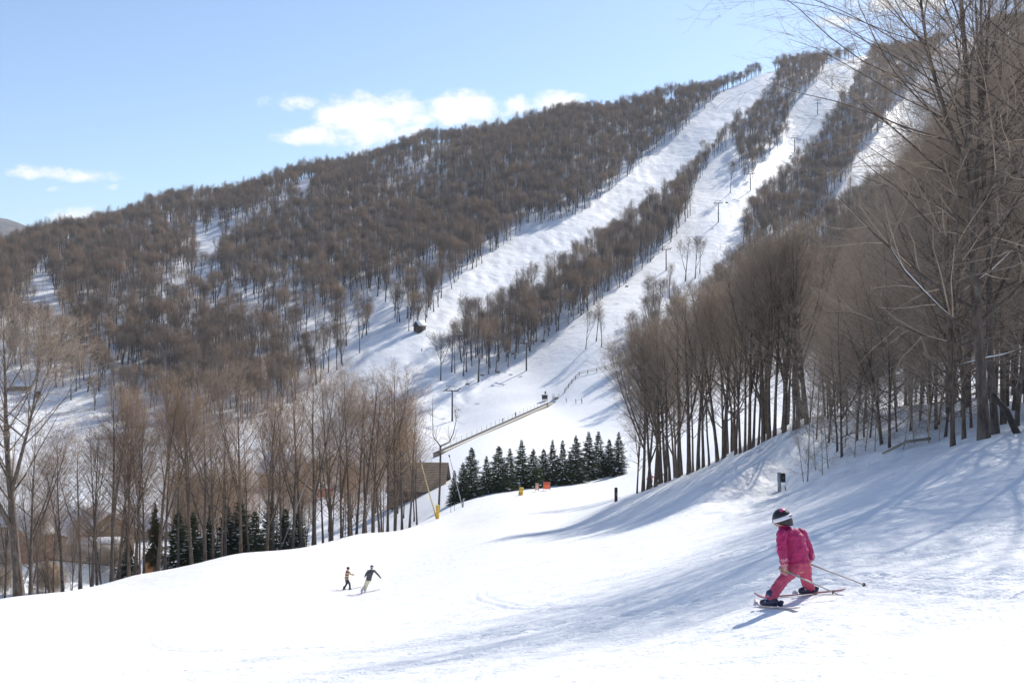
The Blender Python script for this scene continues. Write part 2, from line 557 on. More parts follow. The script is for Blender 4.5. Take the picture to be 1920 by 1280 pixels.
def tubes(pts, rad, s):
    n, K, _ = pts.shape
    tan = np.empty_like(pts)
    tan[:, 1:-1] = pts[:, 2:] - pts[:, :-2]
    tan[:, 0] = pts[:, 1] - pts[:, 0]
    tan[:, -1] = pts[:, -1] - pts[:, -2]
    tan = norm(tan)
    main = norm(pts[:, -1] - pts[:, 0])
    ref = np.where(np.abs(main[:, 2:3]) > .8, np.array([1.0, 0, 0]), np.array([0, 0, 1.0]))[:, None]
    u = norm(np.cross(tan, ref)); v = np.cross(tan, u)
    a = np.arange(s) / s * 2 * math.pi
    ring = pts[:, :, None] + rad[:, :, None, None] * (np.cos(a)[:, None] * u[:, :, None] + np.sin(a)[:, None] * v[:, :, None])
    V = ring.reshape(-1, 3)
    b = (np.arange(n)[:, None, None] * K + np.arange(K - 1)[None, :, None]) * s
    j = np.arange(s)[None, None]; j2 = (j + 1) % s
    q = np.stack([b + j, b + s + j, b + s + j2, b + j2], -1).reshape(-1, 4)
    return V, q


def spikes(P0, P1, r):
    """thin three-sided tapering twigs"""
    d = norm(P1 - P0)
    ref = np.where(np.abs(d[:, 2:3]) > .8, np.array([1.0, 0, 0]), np.array([0, 0, 1.0]))
    u = norm(np.cross(d, ref)); v = np.cross(d, u)
    n = len(P0)
    V = np.empty((n, 4, 3))
    for k in range(3):
        a = k * 2.0944
        V[:, k] = P0 + np.asarray(r)[:, None] * (math.cos(a) * u + math.sin(a) * v)
    V[:, 3] = P1
    b = np.arange(n)[:, None] * 4
    t = np.concatenate([b + np.array([[k, 3, (k + 1) % 3]]) for k in range(3)], 0)
    return V.reshape(-1, 3), t


class Geo:
    def __init__(self):
        self.v, self.q, self.t, self.n = [], [], [], 0

    def add(self, V, q=None, t=None):
        self.v.append(np.asarray(V, float))
        if q is not None and len(q): self.q.append(np.asarray(q) + self.n)
        if t is not None and len(t): self.t.append(np.asarray(t) + self.n)
        self.n += len(V)

    def mesh(self, name, mat, smooth=True):
        return np_mesh(name, np.concatenate(self.v), np.concatenate(self.q) if self.q else None,
                       np.concatenate(self.t) if self.t else None, smooth, mat)


def tree_meshes(seed, H_=16.0, r0=.2, first=.35, nl=24, limb=.32, low=60, high=25, nb=9, ns=6, nt=4, tw=.006, twl=.5, droop=.03,
                fork=0, lean=.03, detail=2, barks=('bark', 'twig'), shape=1.0, wander=.05):
    """a bare broadleaf tree; returns (wood mesh, twig mesh). detail 2 = close, 1 = middle distance, 0 = far hillside"""
    rng = np.random.default_rng(seed)
    wood, tw_g = Geo(), Geo()
    K = 14 if detail == 2 else (9 if detail == 1 else 6)
    d0 = norm(np.array([[rng.normal(0, lean), rng.normal(0, lean), 1.0]]))
    tp, tr = grow(np.array([[0, 0, -.5]]), d0, [H_ * .93 + .5], [r0], K, rng, wander * .45, .03, .10)
    flare = np.ones(K); flare[0] = 1.35; flare[1] = 1.0
    tr = tr * flare
    stems, srad = [tp], [tr]
    if fork:
        p, d, t, r = spawn(tp, tr, fork, .22, .5, R(14), R(30), rng)
        fp, fr = grow(p, d, H_ * (.98 - t) * .92, r * .72, K, rng, wander * .5, .07, .12)
        stems.append(fp); srad.append(fr)
    sp, sr = np.concatenate(stems), np.concatenate(srad)
    V, q = tubes(sp, sr, 9 if detail == 2 else (6 if detail == 1 else 4)); wood.add(V, q)
    # limbs
    p, d, t, r = spawn(sp, sr, nl, first, .97, R(30), R(60), rng, az=.5)
    rel = (t - first) / (1 - first)
    ang = R(low) + (R(high) - R(low)) * rel + rng.normal(0, .12, len(t))
    hz = norm(np.stack([d[:, 0], d[:, 1], d[:, 2] * 0], -1))
    d = hz * np.sin(ang)[:, None] + np.array([0, 0, 1.0]) * np.cos(ang)[:, None]
    L = H_ * limb * (.35 + .65 * np.sin(np.clip((1 - rel) * shape, 0, 1) * math.pi * .62)) * rng.uniform(.65, 1.15, len(t))
    lr = np.clip(r * .5, .012, r0 * .42) * rng.uniform(.6, 1.0, len(t))
    lp, lrad = grow(p, d, L, lr, 7 if detail == 2 else (5 if detail == 1 else 4), rng, .10, droop + .03, .22)
    V, q = tubes(lp, lrad, 5 if detail == 2 else (4 if detail == 1 else 3)); wood.add(V, q)
    # branches
    p, d, t, r = spawn(lp, lrad, nb, .12, 1.0, R(28), R(55), rng)
    L2 = np.repeat(L, nb) * (.62 - .35 * t) * rng.uniform(.6, 1.2, len(t))
    bp, br = grow(p, d, L2, np.maximum(r * .55, tw * 1.2), 5 if detail == 2 else 3, rng, .13, droop, .3)
    V, q = tubes(bp, br, 4 if detail == 2 else 3); tw_g.add(V, q)
    # twigs
    p, d, t, r = spawn(bp, br, ns, .15, 1.0, R(25), R(50), rng)
    L3 = np.clip(np.repeat(L2, ns) * (.75 - .4 * t), .12, 3) * rng.uniform(.6, 1.25, len(t))
    if detail == 2:
        p3, r3 = grow(p, d, L3, np.full(len(t), tw * 1.15), 3, rng, .16, droop, .5)
        V, q = tubes(p3, r3, 3); tw_g.add(V, q)
        p, d, t, r = spawn(p3, r3, nt, .2, 1.0, R(22), R(48), rng)
        L4 = twl * rng.uniform(.35, 1.1, len(t))
        V, tt_ = spikes(p, p + norm(d + rng.normal(0, .1, d.shape)) * L4[:, None], np.full(len(t), tw)); tw_g.add(V, None, tt_)
    else:
        e = p + norm(d + rng.normal(0, .08, d.shape)) * L3[:, None]
        V, tt_ = spikes(p, e, np.full(len(t), tw)); tw_g.add(V, None, tt_)
        if nt:
            p3 = np.stack([p, e], 1)
            p, d, t, r = spawn(p3, np.full((len(p3), 2), tw), nt, .2, .9, R(22), R(48), rng)
            V, tt_ = spikes(p, p + d * (twl * rng.uniform(.4, 1.1, len(t)))[:, None], np.full(len(t), tw * .85)); tw_g.add(V, None, tt_)
    return wood.mesh('trunk', M[barks[0]]), tw_g.mesh('crown', M[barks[1]], smooth=False), lp


def join_meshes(name, parts):
    """wood and twigs of a far tree in one mesh with two materials"""
    V, Q, T, mi, n = [], [], [], [], 0
    mats = []
    for k, me in enumerate(parts):
        co = np.empty(len(me.vertices) * 3, np.float32); me.vertices.foreach_get('co', co)
        li = np.empty(len(me.loops), np.int32); me.loops.foreach_get('vertex_index', li)
        ls = np.empty(len(me.polygons), np.int32); me.polygons.foreach_get('loop_start', ls)
        lt = np.empty(len(me.polygons), np.int32); me.polygons.foreach_get('loop_total', lt)
        for i in (4, 3):
            s = ls[lt == i]
            (Q if i == 4 else T).append((li[s[:, None] + np.arange(i)] + n, k))
        V.append(co.reshape(-1, 3)); n += len(me.vertices)
        mats.append(me.materials[0])
    q = np.concatenate([a for a, _ in Q if len(a)]) if any(len(a) for a, _ in Q) else None
    t = np.concatenate([a for a, _ in T if len(a)]) if any(len(a) for a, _ in T) else None
    mi = np.concatenate([np.full(len(a), k) for a, k in Q] + [np.full(len(a), k) for a, k in T]).astype(np.int32)
    out = np_mesh(name, np.concatenate(V), q, t, True)
    for m in mats: out.materials.append(m)
    out.polygons.foreach_set('material_index', mi)
    return out


def plant(kind, meshes, loc, rz, scale, label, group, cat='tree', tilt=(0, 0), twig=None):
    o = empty(kind, loc, rz)
    o.rotation_euler = (tilt[0], tilt[1], rz)
    o.scale = (scale[0], scale[0], scale[1]) if isinstance(scale, tuple) else (scale,) * 3
    tag(o, label, cat, group)
    link('trunk', meshes[0], o)
    c = link('crown', meshes[1], o)
    if twig:
        c.material_slots[0].link = 'OBJECT'
        c.material_slots[0].material = M[twig]
    return o


def inside(poly, x, y):
    x = np.asarray(x); y = np.asarray(y)
    c = np.zeros(x.shape, bool)
    n = len(poly)
    for i in range(n):
        x0, y0 = poly[i]; x1, y1 = poly[(i + 1) % n]
        hitx = (x1 - x0) * (y - y0) / ((y1 - y0) if y1 != y0 else 1e-9) + x0
        c ^= ((y0 > y) != (y1 > y)) & (x < hitx)
    return c


# outlines of the cleared runs and open ground on the mountain (bearing / elevation of the ground itself)
CLEAR = [
    [(540, 762), (640, 700), (690, 650), (698, 560), (718, 556), (737, 600), (762, 625), (800, 612), (815, 585), (850, 545), (880, 512), (940, 467), (985, 425),
     (1050, 418), (1110, 390), (1160, 347), (1240, 277), (1277, 252), (1300, 222), (1350, 182), (1380, 152), (1440, 125), (1440, 90), (1464, 90), (1462, 140), (1450, 180),
     (1415, 212), (1380, 245), (1340, 285), (1295, 325), (1240, 395), (1150, 455), (1050, 535), (950, 590), (862, 636), (846, 690), (800, 735), (700, 790), (560, 800)],
    [(1640, 60), (1600, 95), (1547, 122), (1540, 145), (1517, 167), (1500, 185), (1480, 215), (1475, 260), (1460, 280), (1425, 312), (1402, 347), (1386, 325), (1380, 290), (1392, 250),
     (1375, 272), (1340, 297), (1320, 328), (1303, 350), (1302, 400), (1250, 472), (1160, 542), (1060, 614), (960, 684), (895, 722), (850, 702), (800, 760),
     (800, 900), (1130, 900), (1300, 800), (1320, 640), (1335, 560), (1400, 505), (1470, 492), (1500, 465), (1540, 425), (1600, 385), (1690, 335), (1715, 295), (1745, 262), (1775, 222), (1800, 180), (1838, 105), (1850, 40), (1790, 40), (1770, 80), (1735, 122),
     (1707, 160), (1672, 207), (1655, 242), (1612, 285), (1598, 320), (1560, 366), (1522, 416), (1475, 470), (1400, 478), (1394, 452), (1410, 405), (1487, 322), (1540, 268), (1580, 190), (1640, 105)],
    [(54, 540), (66, 512), (92, 522), (108, 575), (122, 630), (104, 650), (60, 630)],
    [(366, 520), (374, 440), (412, 436), (416, 470), (400, 530)],
    [(545, 372), (572, 336), (592, 340), (572, 385)],
    [(1240, 205), (1250, 172), (1268, 172), (1265, 200)],
    [(-900, 700), (0, 690), (120, 735), (150, 790), (300, 805), (480, 795), (560, 765), (640, 700), (700, 800), (700, 1300), (-900, 1300)],
]


def clear_at(px, py):
    c = np.zeros(np.shape(px), bool)
    for poly in CLEAR:
        c |= inside(poly, px, py)
    return c


rs = random.Random(7)

# ---- the wooded mountainside
far_kinds = []
for k in range(9):
    hh = [18, 20, 17, 21, 19, 16, 22, 18, 15][k]
    w_, t_, _ = tree_meshes(100 + k, hh, .25 + .016 * (k % 4), first=[.40, .48, .36, .5, .44, .34, .46, .42, .3][k], nl=12 + k % 4, limb=.33 + .03 * (k % 3), low=36, high=9,
                            nb=7, ns=6, nt=2, tw=.0115, twl=.8, droop=.05, fork=(1, 2, 3)[k % 3], detail=0, barks=('bark_far', 'twig_far'), shape=.8, lean=.05)
    far_kinds.append((w_, t_, join_meshes('bare_tree', [w_, t_])))


def forest_points():
    rng = np.random.default_rng(5)
    d = np.arange(340, 1230, 5.3)
    pts = []
    for i, dd in enumerate(d):
        x = np.arange(-.56 * dd, .60 * dd, 5.3) + (2.9 if i % 2 else 0)
        pts.append(np.stack([x, np.full_like(x, dd)], -1))
    p = np.concatenate(pts)
    p += rng.normal(0, 1.9, p.shape)
    z = H(p[:, 0], p[:, 1])
    px, py = 960 + F * p[:, 0] / p[:, 1], 640 - F * z / p[:, 1]
    keep = ~clear_at(px, py)
    # nothing below the woods: foot of the mountain and the learner slope
    keep &= ~((px > 640) & (px < 1330) & (py > 705))
    keep &= p[:, 1] > 362
    keep &= ~((px >= 1330) & (p[:, 1] < 430))
    # thin it in patches so snow shows between the stems
    dens = fbm(p[:, 0] / 45, p[:, 1] / 45, 77, 3)
    prob = np.clip(.74 + dens * 1.25, .18, 1)
    prob = np.where(px > 845, np.maximum(prob, .95), prob)
    keep &= rng.uniform(0, 1, len(p)) < prob
    # hidden beyond the skyline: leave out
    sky = np.interp(px, [-400, 0, 320, 560, 800, 1060, 1250, 1440, 1610, 1800, 2200], [790, 800, 900, 955, 1005, 1045, 1085, 1125, 1150, 1130, 1080])
    brow = (p[:, 1] > sky - 14) & ~((px > 1426) & (px < 1452)) & ~((px > 1598) & (px < 1632)) & ~((px > 1778) & (px < 1830)) & (px > -400) & (rng.uniform(0, 1, len(p)) < .9)
    keep |= brow
    keep &= p[:, 1] < sky + 18
    return np.concatenate([p, z[:, None]], 1)[keep], px[keep], py[keep]


def instance_tree(name, pts, rots, scales, kinds, meshes, label, coll_name):
    """one object of kind stuff that scatters bare trees over its points with geometry nodes"""
    coll = bpy.data.collections.get(coll_name)
    if coll is None:
        coll = bpy.data.collections.new(coll_name)
        for i, me in enumerate(meshes):
            o = bpy.data.objects.new('%s_%02d' % (coll_name, i), me)
            coll.objects.link(o)
    me = bpy.data.meshes.new(name)
    me.vertices.add(len(pts))
    me.vertices.foreach_set('co', np.asarray(pts, np.float32).ravel())
    for an, tp, data in (('spin', 'FLOAT', rots), ('size', 'FLOAT', scales), ('kind_no', 'INT', kinds)):
        a = me.attributes.new(an, tp, 'POINT')
        a.data.foreach_set('value', np.asarray(data, np.float32 if tp == 'FLOAT' else np.int32))
    o = link(name, me)
    tag(o, label, kind='stuff')
    g = bpy.data.node_groups.new(name, 'GeometryNodeTree')
    g.interface.new_socket('Geometry', in_out='INPUT', socket_type='NodeSocketGeometry')
    g.interface.new_socket('Geometry', in_out='OUTPUT', socket_type='NodeSocketGeometry')
    N = g.nodes.new
    gi, go, ip, ci = N('NodeGroupInput'), N('NodeGroupOutput'), N('GeometryNodeInstanceOnPoints'), N('GeometryNodeCollectionInfo')
    ci.inputs[0].default_value = coll
    ci.inputs[1].default_value = True
    ci.inputs[2].default_value = True

    def attr(nm, tp):
        a = N('GeometryNodeInputNamedAttribute'); a.data_type = tp; a.inputs[0].default_value = nm
        return [s for s in a.outputs if s.enabled and s.name == 'Attribute'][0]
    L = g.links.new
    L(gi.outputs[0], ip.inputs['Points'])
    L(ci.outputs[0], ip.inputs['Instance'])
    ip.inputs['Pick Instance'].default_value = True
    L(attr('kind_no', 'INT'), ip.inputs['Instance Index'])
    cx = N('ShaderNodeCombineXYZ'); L(attr('spin', 'FLOAT'), cx.inputs[2])
    L(cx.outputs[0], ip.inputs['Rotation'])
    L(attr('size', 'FLOAT'), ip.inputs['Scale'])
    L(ip.outputs[0], go.inputs[0])
    md = o.modifiers.new('scatter', 'NODES'); md.node_group = g
    return o


FOREST_LABELS = {
    'left': ('bare brown tree in the wood on the lower mountainside left of the ski runs', 'trees on the lower mountainside left of the runs'),
    'island': ('bare tree in the wooded strip between the mogul run and the chairlift run', 'trees in the strip between the two runs'),
    'right': ('bare tree in the dark wood above the chairlift run, beyond the shaded snow', 'trees in the wood right of the chairlift run'),
}


def build_forest():
    p, px, py = forest_points()
    rng = np.random.default_rng(3)
    rot = rng.uniform(0, 6.28, len(p)); sc = rng.uniform(.66, 1.14, len(p)) * np.where((px > 845) & (px < 1310), 1.08, 1.0) * np.interp(p[:, 1], [450, 950], [1.0, .74]); kd = rng.integers(0, len(far_kinds), len(p))
    region = np.where((px > 845) & (px < 1310) & (py > np.interp(px, [845, 1310], [600, 300])), 1, np.where(px > 1330, 2, 0))
    inview = (px > -20) & (px < 1940)
    single = np.zeros(len(p), bool)
    for reg, n in ((0, 26), (1, 40), (2, 6)):
        c = np.where((region == reg) & inview & ((px < 1500) if reg == 2 else True))[0]
        single[c[np.argsort(p[c, 1])[:n]]] = True
    for i in np.where(single)[0]:
        lab, grp = FOREST_LABELS[('left', 'island', 'right')[region[i]]]
        k = int(kd[i])
        plant('bare_tree', far_kinds[k], (p[i, 0], p[i, 1], p[i, 2] - .1), rot[i], float(sc[i]), lab, grp)
    for reg, lab in ((0, 'mass of bare brown trees covering the mountainside left of the mogul run'), (1, 'mass of bare trees filling the strip between the mogul run and the chairlift run'),
                     (2, 'mass of bare trees on the high slopes between and beyond the ski runs')):
        s = (~single) & (region == reg)
        instance_tree('forest', p[s] - np.array([0, 0, .1]), rot[s], sc[s], kd[s], [f[2] for f in far_kinds], lab, 'far_tree_kinds')
    print('FOREST', len(p), 'single', single.sum())


build_forest()
# ---- trees of the middle distance and the near woods
mid_kinds = []
for k in range(7):
    hh = [16, 18, 15, 17, 19, 14, 16][k]
    w_, t_, _ = tree_meshes(300 + k, hh, [.17, .21, .15, .2, .24, .14, .18][k], first=[.30, .36, .25, .42, .33, .22, .45][k], nl=20, limb=[.32, .29, .34, .30, .35, .28, .32][k], low=54, high=18,
                            nb=7, ns=5, nt=2, tw=.0066, twl=.6, droop=.05, fork=(1, 2, 0, 2, 1, 3, 1)[k], detail=1, lean=.035, barks=('bark', 'twig_tan'))
    mid_kinds.append((w_, t_))

near_kinds = []
near_limbs = []
for k in range(6):
    hh = [19, 21, 17, 20, 22, 16][k]
    w_, t_, lp_ = tree_meshes(500 + k, hh, [.14, .18, .12, .155, .2, .11][k], first=[.13, .2, .10, .26, .16, .08][k], nl=[30, 28, 32, 26, 34, 30][k], limb=[.36, .34, .38, .32, .36, .36][k], low=68, high=22,
                              nb=7, ns=5, nt=3, tw=.0041, twl=.45, droop=.015, fork=(2, 3, 1, 2, 3, 1)[k], detail=2, lean=.03, shape=1.0)
    near_kinds.append((w_, t_)); near_limbs.append(lp_)

sap_kinds = []
for k in range(3):
    w_, t_, _ = tree_meshes(700 + k, [4.2, 5.5, 3.4][k], [.03, .04, .026][k], first=.15, nl=14, limb=.28, low=55, high=25, nb=5, ns=4, nt=2, tw=.004, twl=.25, droop=.05, detail=1, lean=.08, barks=('twig', 'twig'))
    sap_kinds.append((w_, t_))
bush_kinds = []
for k in range(2):
    w_, t_, _ = tree_meshes(720 + k, [5.5, 4.5][k], [.06, .05][k], first=.05, nl=30, limb=.5, low=60, high=20, nb=7, ns=6, nt=3, tw=.009, twl=.4, droop=.06, detail=1, lean=.05, fork=4, barks=('bark', 'twig'))
    bush_kinds.append((w_, t_))

ORD = ['first', 'second', 'third', 'fourth', 'fifth', 'sixth', 'seventh', 'eighth', 'ninth', 'tenth', 'eleventh', 'twelfth', 'thirteenth', 'fourteenth', 'fifteenth', 'sixteenth', 'seventeenth',
       'eighteenth', 'nineteenth', 'twentieth', 'twenty-first', 'twenty-second', 'twenty-third', 'twenty-fourth', 'twenty-fifth', 'twenty-sixth', 'twenty-seventh', 'twenty-eighth', 'twenty-ninth', 'thirtieth',
       'thirty-first', 'thirty-second', 'thirty-third', 'thirty-fourth', 'thirty-fifth', 'thirty-sixth', 'thirty-seventh', 'thirty-eighth', 'thirty-ninth', 'fortieth', 'forty-first', 'forty-second', 'forty-third', 'forty-fourth', 'forty-fifth', 'forty-sixth', 'forty-seventh', 'forty-eighth']


def H_of(kinds, k):
    return {id(mid_kinds): [16, 18, 15, 17, 19, 14, 16], id(near_kinds): [19, 21, 17, 20, 22, 16], id(sap_kinds): [4.2, 5.5, 3.4], id(bush_kinds): [5.5, 4.5]}[id(kinds)][k]


# trees along the rim of the slope: bearing, metres behind the rim, height, kind, width factor
RIM = [(8, 3, 12, 5, .8), (71, 1, 9, 2, .8), (86, 2, 8, 5, .8), (100, 1, 9, 2, .8), (118, 5, 13, 3, 1), (135, 1, 6, 5, .7), (150, 6, 15, 6, 1), (172, 1, 15, 4, .85), (182, 2, 14, 0, .8),
       (209, 1, 17, 3, .9), (221, 2, 16, 1, .9), (241, 1, 18, 4, .8), (252, 2, 16, 6, .8), (262, 1, 14, 0, .8), (270, 3, 16, 3, .8), (295, 1, 17, 1, .85), (309, 2, 16, 6, .8), (335, 6, 15, 0, .9),
       (360, 1, 17, 3, .9), (385, 1, 18, 1, .9), (400, 2, 17, 6, .85), (415, 1, 16, 0, .85), (422, 3, 17, 4, .8), (452, 1, 19, 3, .85), (468, 5, 16, 2, .9), (500, 1, 19, 1, .9), (512, 4, 17, 6, .9), (527, 2, 16, 0, .8),
       (548, 1, 18, 3, .85), (566, 2, 18, 6, .85), (588, 1, 21, 4, .95), (606, 6, 18, 0, .9), (622, 1, 20, 1, .9), (640, 2, 19, 3, .9), (655, 1, 20, 6, .85), (668, 3, 19, 0, .9), (682, 1, 21, 1, .9), (699, 2, 20, 3, .9), (712, 1, 19, 6, .85),
       (727, 3, 20, 4, .8), (741, 1, 20, 0, .9), (754, 2, 19, 3, .85), (768, 1, 18, 6, .85), (782, 2, 14, 2, .8)]


def rim_ground(px, back):
    d = float(np.interp(px, [-200, 0, 250, 440, 670, 800], [67, 77, 91, 103, 123.5, 136])) + back
    return at(px, d)


def build_rim():
    # the big forked tree at the edge
    g = rim_ground(36, -1)
    bm, bt, _ = tree_meshes(901, 21, .36, first=.34, nl=22, limb=.40, low=52, high=20, nb=9, ns=7, nt=4, tw=.009, twl=.6, droop=.05, fork=2, detail=1, lean=.03)
    plant('maple_tree', (bm, bt), (g.x, g.y, g.z - .1), 1.0, 1.0, 'thickest bare tree at the far left end of the slope edge, with a forked crown', 'bare trees along the edge of the slope', tilt=(0, R(-3)))
    # leaning multi-stemmed tree
    g = rim_ground(57, -.5)
    plant('bare_tree', mid_kinds[3], (g.x, g.y, g.z - .1), 2.0, (.75, .85), 'slanting bare tree that leans right beside the thickest trunk at the slope edge', 'bare trees along the edge of the slope', tilt=(0, R(20)))
    for i, (px, back, hh, k, wf) in enumerate(RIM):
        g = rim_ground(px, back)
        hh *= rs.uniform(.84, 1.08)
        s = hh / H_of(mid_kinds, k)
        what = 'slim' if wf < .85 else 'tall'
        plant('bare_tree', mid_kinds[k], (g.x, g.y, g.z - .15), rs.uniform(0, 6.28), (s * wf, s),
              '%s bare tree on the slope edge, %s trunk from the left' % (what, ORD[i]), 'bare trees along the edge of the slope', tilt=(R(rs.uniform(-2, 2)), R(rs.uniform(-2.5, 2.5))))
    # a second, looser rank on the bank behind
    rng = random.Random(21)
    for i in range(34):
        px = -40 + i * 23.5 + rng.uniform(-9, 9)
        d = float(np.interp(px, [-200, 0, 250, 440, 670, 800], [67, 77, 91, 103, 123.5, 136])) + rng.uniform(9, 42)
        g = at(px, d)
        k = rng.randrange(7)
        hh = rng.uniform(8, 16) if px < 560 else rng.uniform(9, 18)
        s = hh / H_of(mid_kinds, k)
        plant('bare_tree', mid_kinds[k], (g.x, g.y, g.z - .15), rng.uniform(0, 6.28), (s * .95, s), 'bare brown tree on the bank below the slope edge, behind the front row of trunks',
              'bare trees on the bank behind the slope edge', tilt=(R(rng.uniform(-3, 3)), R(rng.uniform(-3, 3))))
    # the loose wood filling the bank further down
    rng2 = np.random.default_rng(12)
    pp = []
    for _ in range(75):
        px = rng2.uniform(340, 800); d = float(np.interp(px, [-200, 0, 250, 440, 670, 800], [67, 77, 91, 103, 123.5, 136])) + rng2.uniform(25, 120)
        x = (px - 960) / F * d
        pp.append((x, d, h(x, d) - .2))
    instance_tree('forest', np.array(pp), rng2.uniform(0, 6.28, len(pp)), rng2.uniform(.65, 1.0, len(pp)), rng2.integers(0, 7, len(pp)), [join_meshes('bare_tree', list(k_)) for k_ in mid_kinds],
                  'loose tan wood of bare trees filling the bank between the slope edge and the houses', 'mid_tree_kinds')
    for i, (px, back) in enumerate([(20, 2), (55, 4), (118, 2), (132, 3), (155, 2), (305, 5)]):
        g = rim_ground(px, back)
        plant('shrub', sap_kinds[i % 3], (g.x, g.y, g.z - .1), rng.uniform(0, 6.28), rng.uniform(.8, 1.2), 'thin leafless shrub at the foot of the trees on the left slope edge', 'shrubs under the edge trees', 'shrub')
    for i, (px, d) in enumerate([(20, 190), (70, 210), (100, 175), (45, 240), (150, 225), (205, 215), (5, 160), (90, 140), (200, 170)]):
        g = at(px, d)
        plant('shrub', bush_kinds[i % 2], (g.x, g.y, g.z - .1), rng.uniform(0, 6.28), rng.uniform(.8, 1.5), 'bushy brown leafless shrub among the houses on the valley floor', 'shrubs on the valley floor', 'shrub')


build_rim()

# trunks along the crest of the knoll: bearing, elevation of foot, height (m), kind, width
CREST = [(1194, 920, 10, 5, .8), (1206, 914, 14, 3, .9), (1214, 911, 13, 1, .8), (1220, 910, 14, 6, .8), (1229, 907, 15, 3, .85), (1249, 900, 14, 0, .8), (1256, 897, 13, 2, .9), (1272, 890, 14, 4, .85), (1292, 882, 15.5, 4, .9),
         (1300, 880, 12, 2, .7), (1309, 876, 15, 1, .85), (1319, 874, 14, 3, .8), (1330, 869, 12, 2, .7), (1346, 864, 14.5, 1, .9), (1357, 861, 15, 4, .9), (1379, 856, 14, 6, .7), (1388, 853, 13, 3, .7), (1397, 851, 14, 0, .75), (1405, 847, 15, 3, .85),
         (1412, 844, 13, 6, .7), (1422, 837, 12, 2, .7), (1432, 834, 15, 1, .8), (1442, 830, 15, 3, .85), (1452, 826, 14, 0, .8), (1470, 819, 15, 4, .8), (1489, 812, 14, 6, .75), (1497, 809, 14.5, 3, .8), (1514, 802, 15, 1, .85)]


def build_crest():
    rng = random.Random(31)
    for i, (px, py, hh, k, wf) in enumerate(CREST):
        d = float(np.interp(px, [1155, 1250, 1340, 1420, 1490, 1530], [96, 89, 83.5, 77.5, 75, 76])) + .8
        g = at(px, d)
        s = hh / H_of(mid_kinds, k)
        plant('bare_tree', mid_kinds[k], (g.x, g.y, g.z - .15), rng.uniform(0, 6.28), (s * wf * 1.1, s),
              '%s bare tree on the knoll crest, %s trunk from its lower end' % ('thin' if wf < .8 else 'sturdy', ORD[i]), 'bare trees along the knoll crest', twig='twig', tilt=(R(rng.uniform(-2, 2)), R(rng.uniform(-3, 2))))
    n = 0
    while n < 25:
        px = rng.uniform(1170, 1560)
        d = float(np.interp(px, [1155, 1250, 1340, 1420, 1490, 1560], [96, 89, 83.5, 77.5, 75, 76])) + rng.uniform(4, 42)
        g = at(px, d)
        k = rng.randrange(7)
        s = rng.uniform(12.5, 17) / H_of(mid_kinds, k)
        plant('bare_tree', mid_kinds[k], (g.x, g.y, g.z - .15), rng.uniform(0, 6.28), (s, s), 'bare tree standing behind the row of trunks on the knoll crest', 'bare trees behind the knoll crest', twig='twig', tilt=(R(rng.uniform(-3, 3)), R(rng.uniform(-3, 3))))
        n += 1


build_crest()

# the wood beside the trail: bearing, elevation of foot, metres ahead, height scale, kind, label
WOOD = [(1787, 837, 41, 1.0, 1, 'stout grey trunk standing first at the edge of the wood beside the trail'), (1845, 822, 38.5, 1.05, 4, 'tallest thick tree at the edge of the wood, its crown leaving the picture'),
        (1808, 832, 43, .95, 0, 'straight bare tree squeezed between the two thick trunks at the wood edge'), (1868, 815, 41, 1.0, 3, 'mossy bare trunk right of the tallest thick tree'),
        (1905, 806, 43, .95, 5, 'bare tree at the far right edge of the wood beside the trail'), (1668, 850, 50, .68, 2, 'leaning bare tree in the thin front of the wood, above the skier'),
        (1578, 867, 56, .62, 5, 'slanting lone tree at the left tip of the wood, over the trampled bank'), (1960, 800, 44, 1.0, 1, 'bare tree just outside the right edge of the view'),
        (2010, 800, 33, .95, 3, 'slender bare tree right of the view beside the trail')]


def crown_limit(px, d, k):
    # the wood thins out and its crowns come down towards the open slope
    foot = 640 - F * at(px, d).z / d
    top = float(np.interp(px, [1480, 1560, 1650, 1740, 1800, 1860, 1920], [600, 520, 420, 320, 220, 80, -60])) + rs.uniform(0, 70)
    return max(.3, (foot - top) / F * d / H_of(near_kinds, k))


def snow_on_limbs(o, k, n, seed):
    # ridges of snow left lying along a few low limbs
    lp = near_limbs[k]
    r_ = np.random.default_rng(seed)
    c = np.where((lp[:, 0, 2] > 2.2) & (lp[:, 0, 2] < 9))[0]
    r_.shuffle(c)
    for i in c[:n]:
        p = lp[i][1:6] + np.array([0, 0, .05])
        V, q = tubes(p[None], np.array([[.01, .035, .045, .035, .008]]) * r_.uniform(.7, 1.2), 7)
        g = Geo(); g.add(V, q)
        link('snow', g.mesh('snow', M['snow']), o)


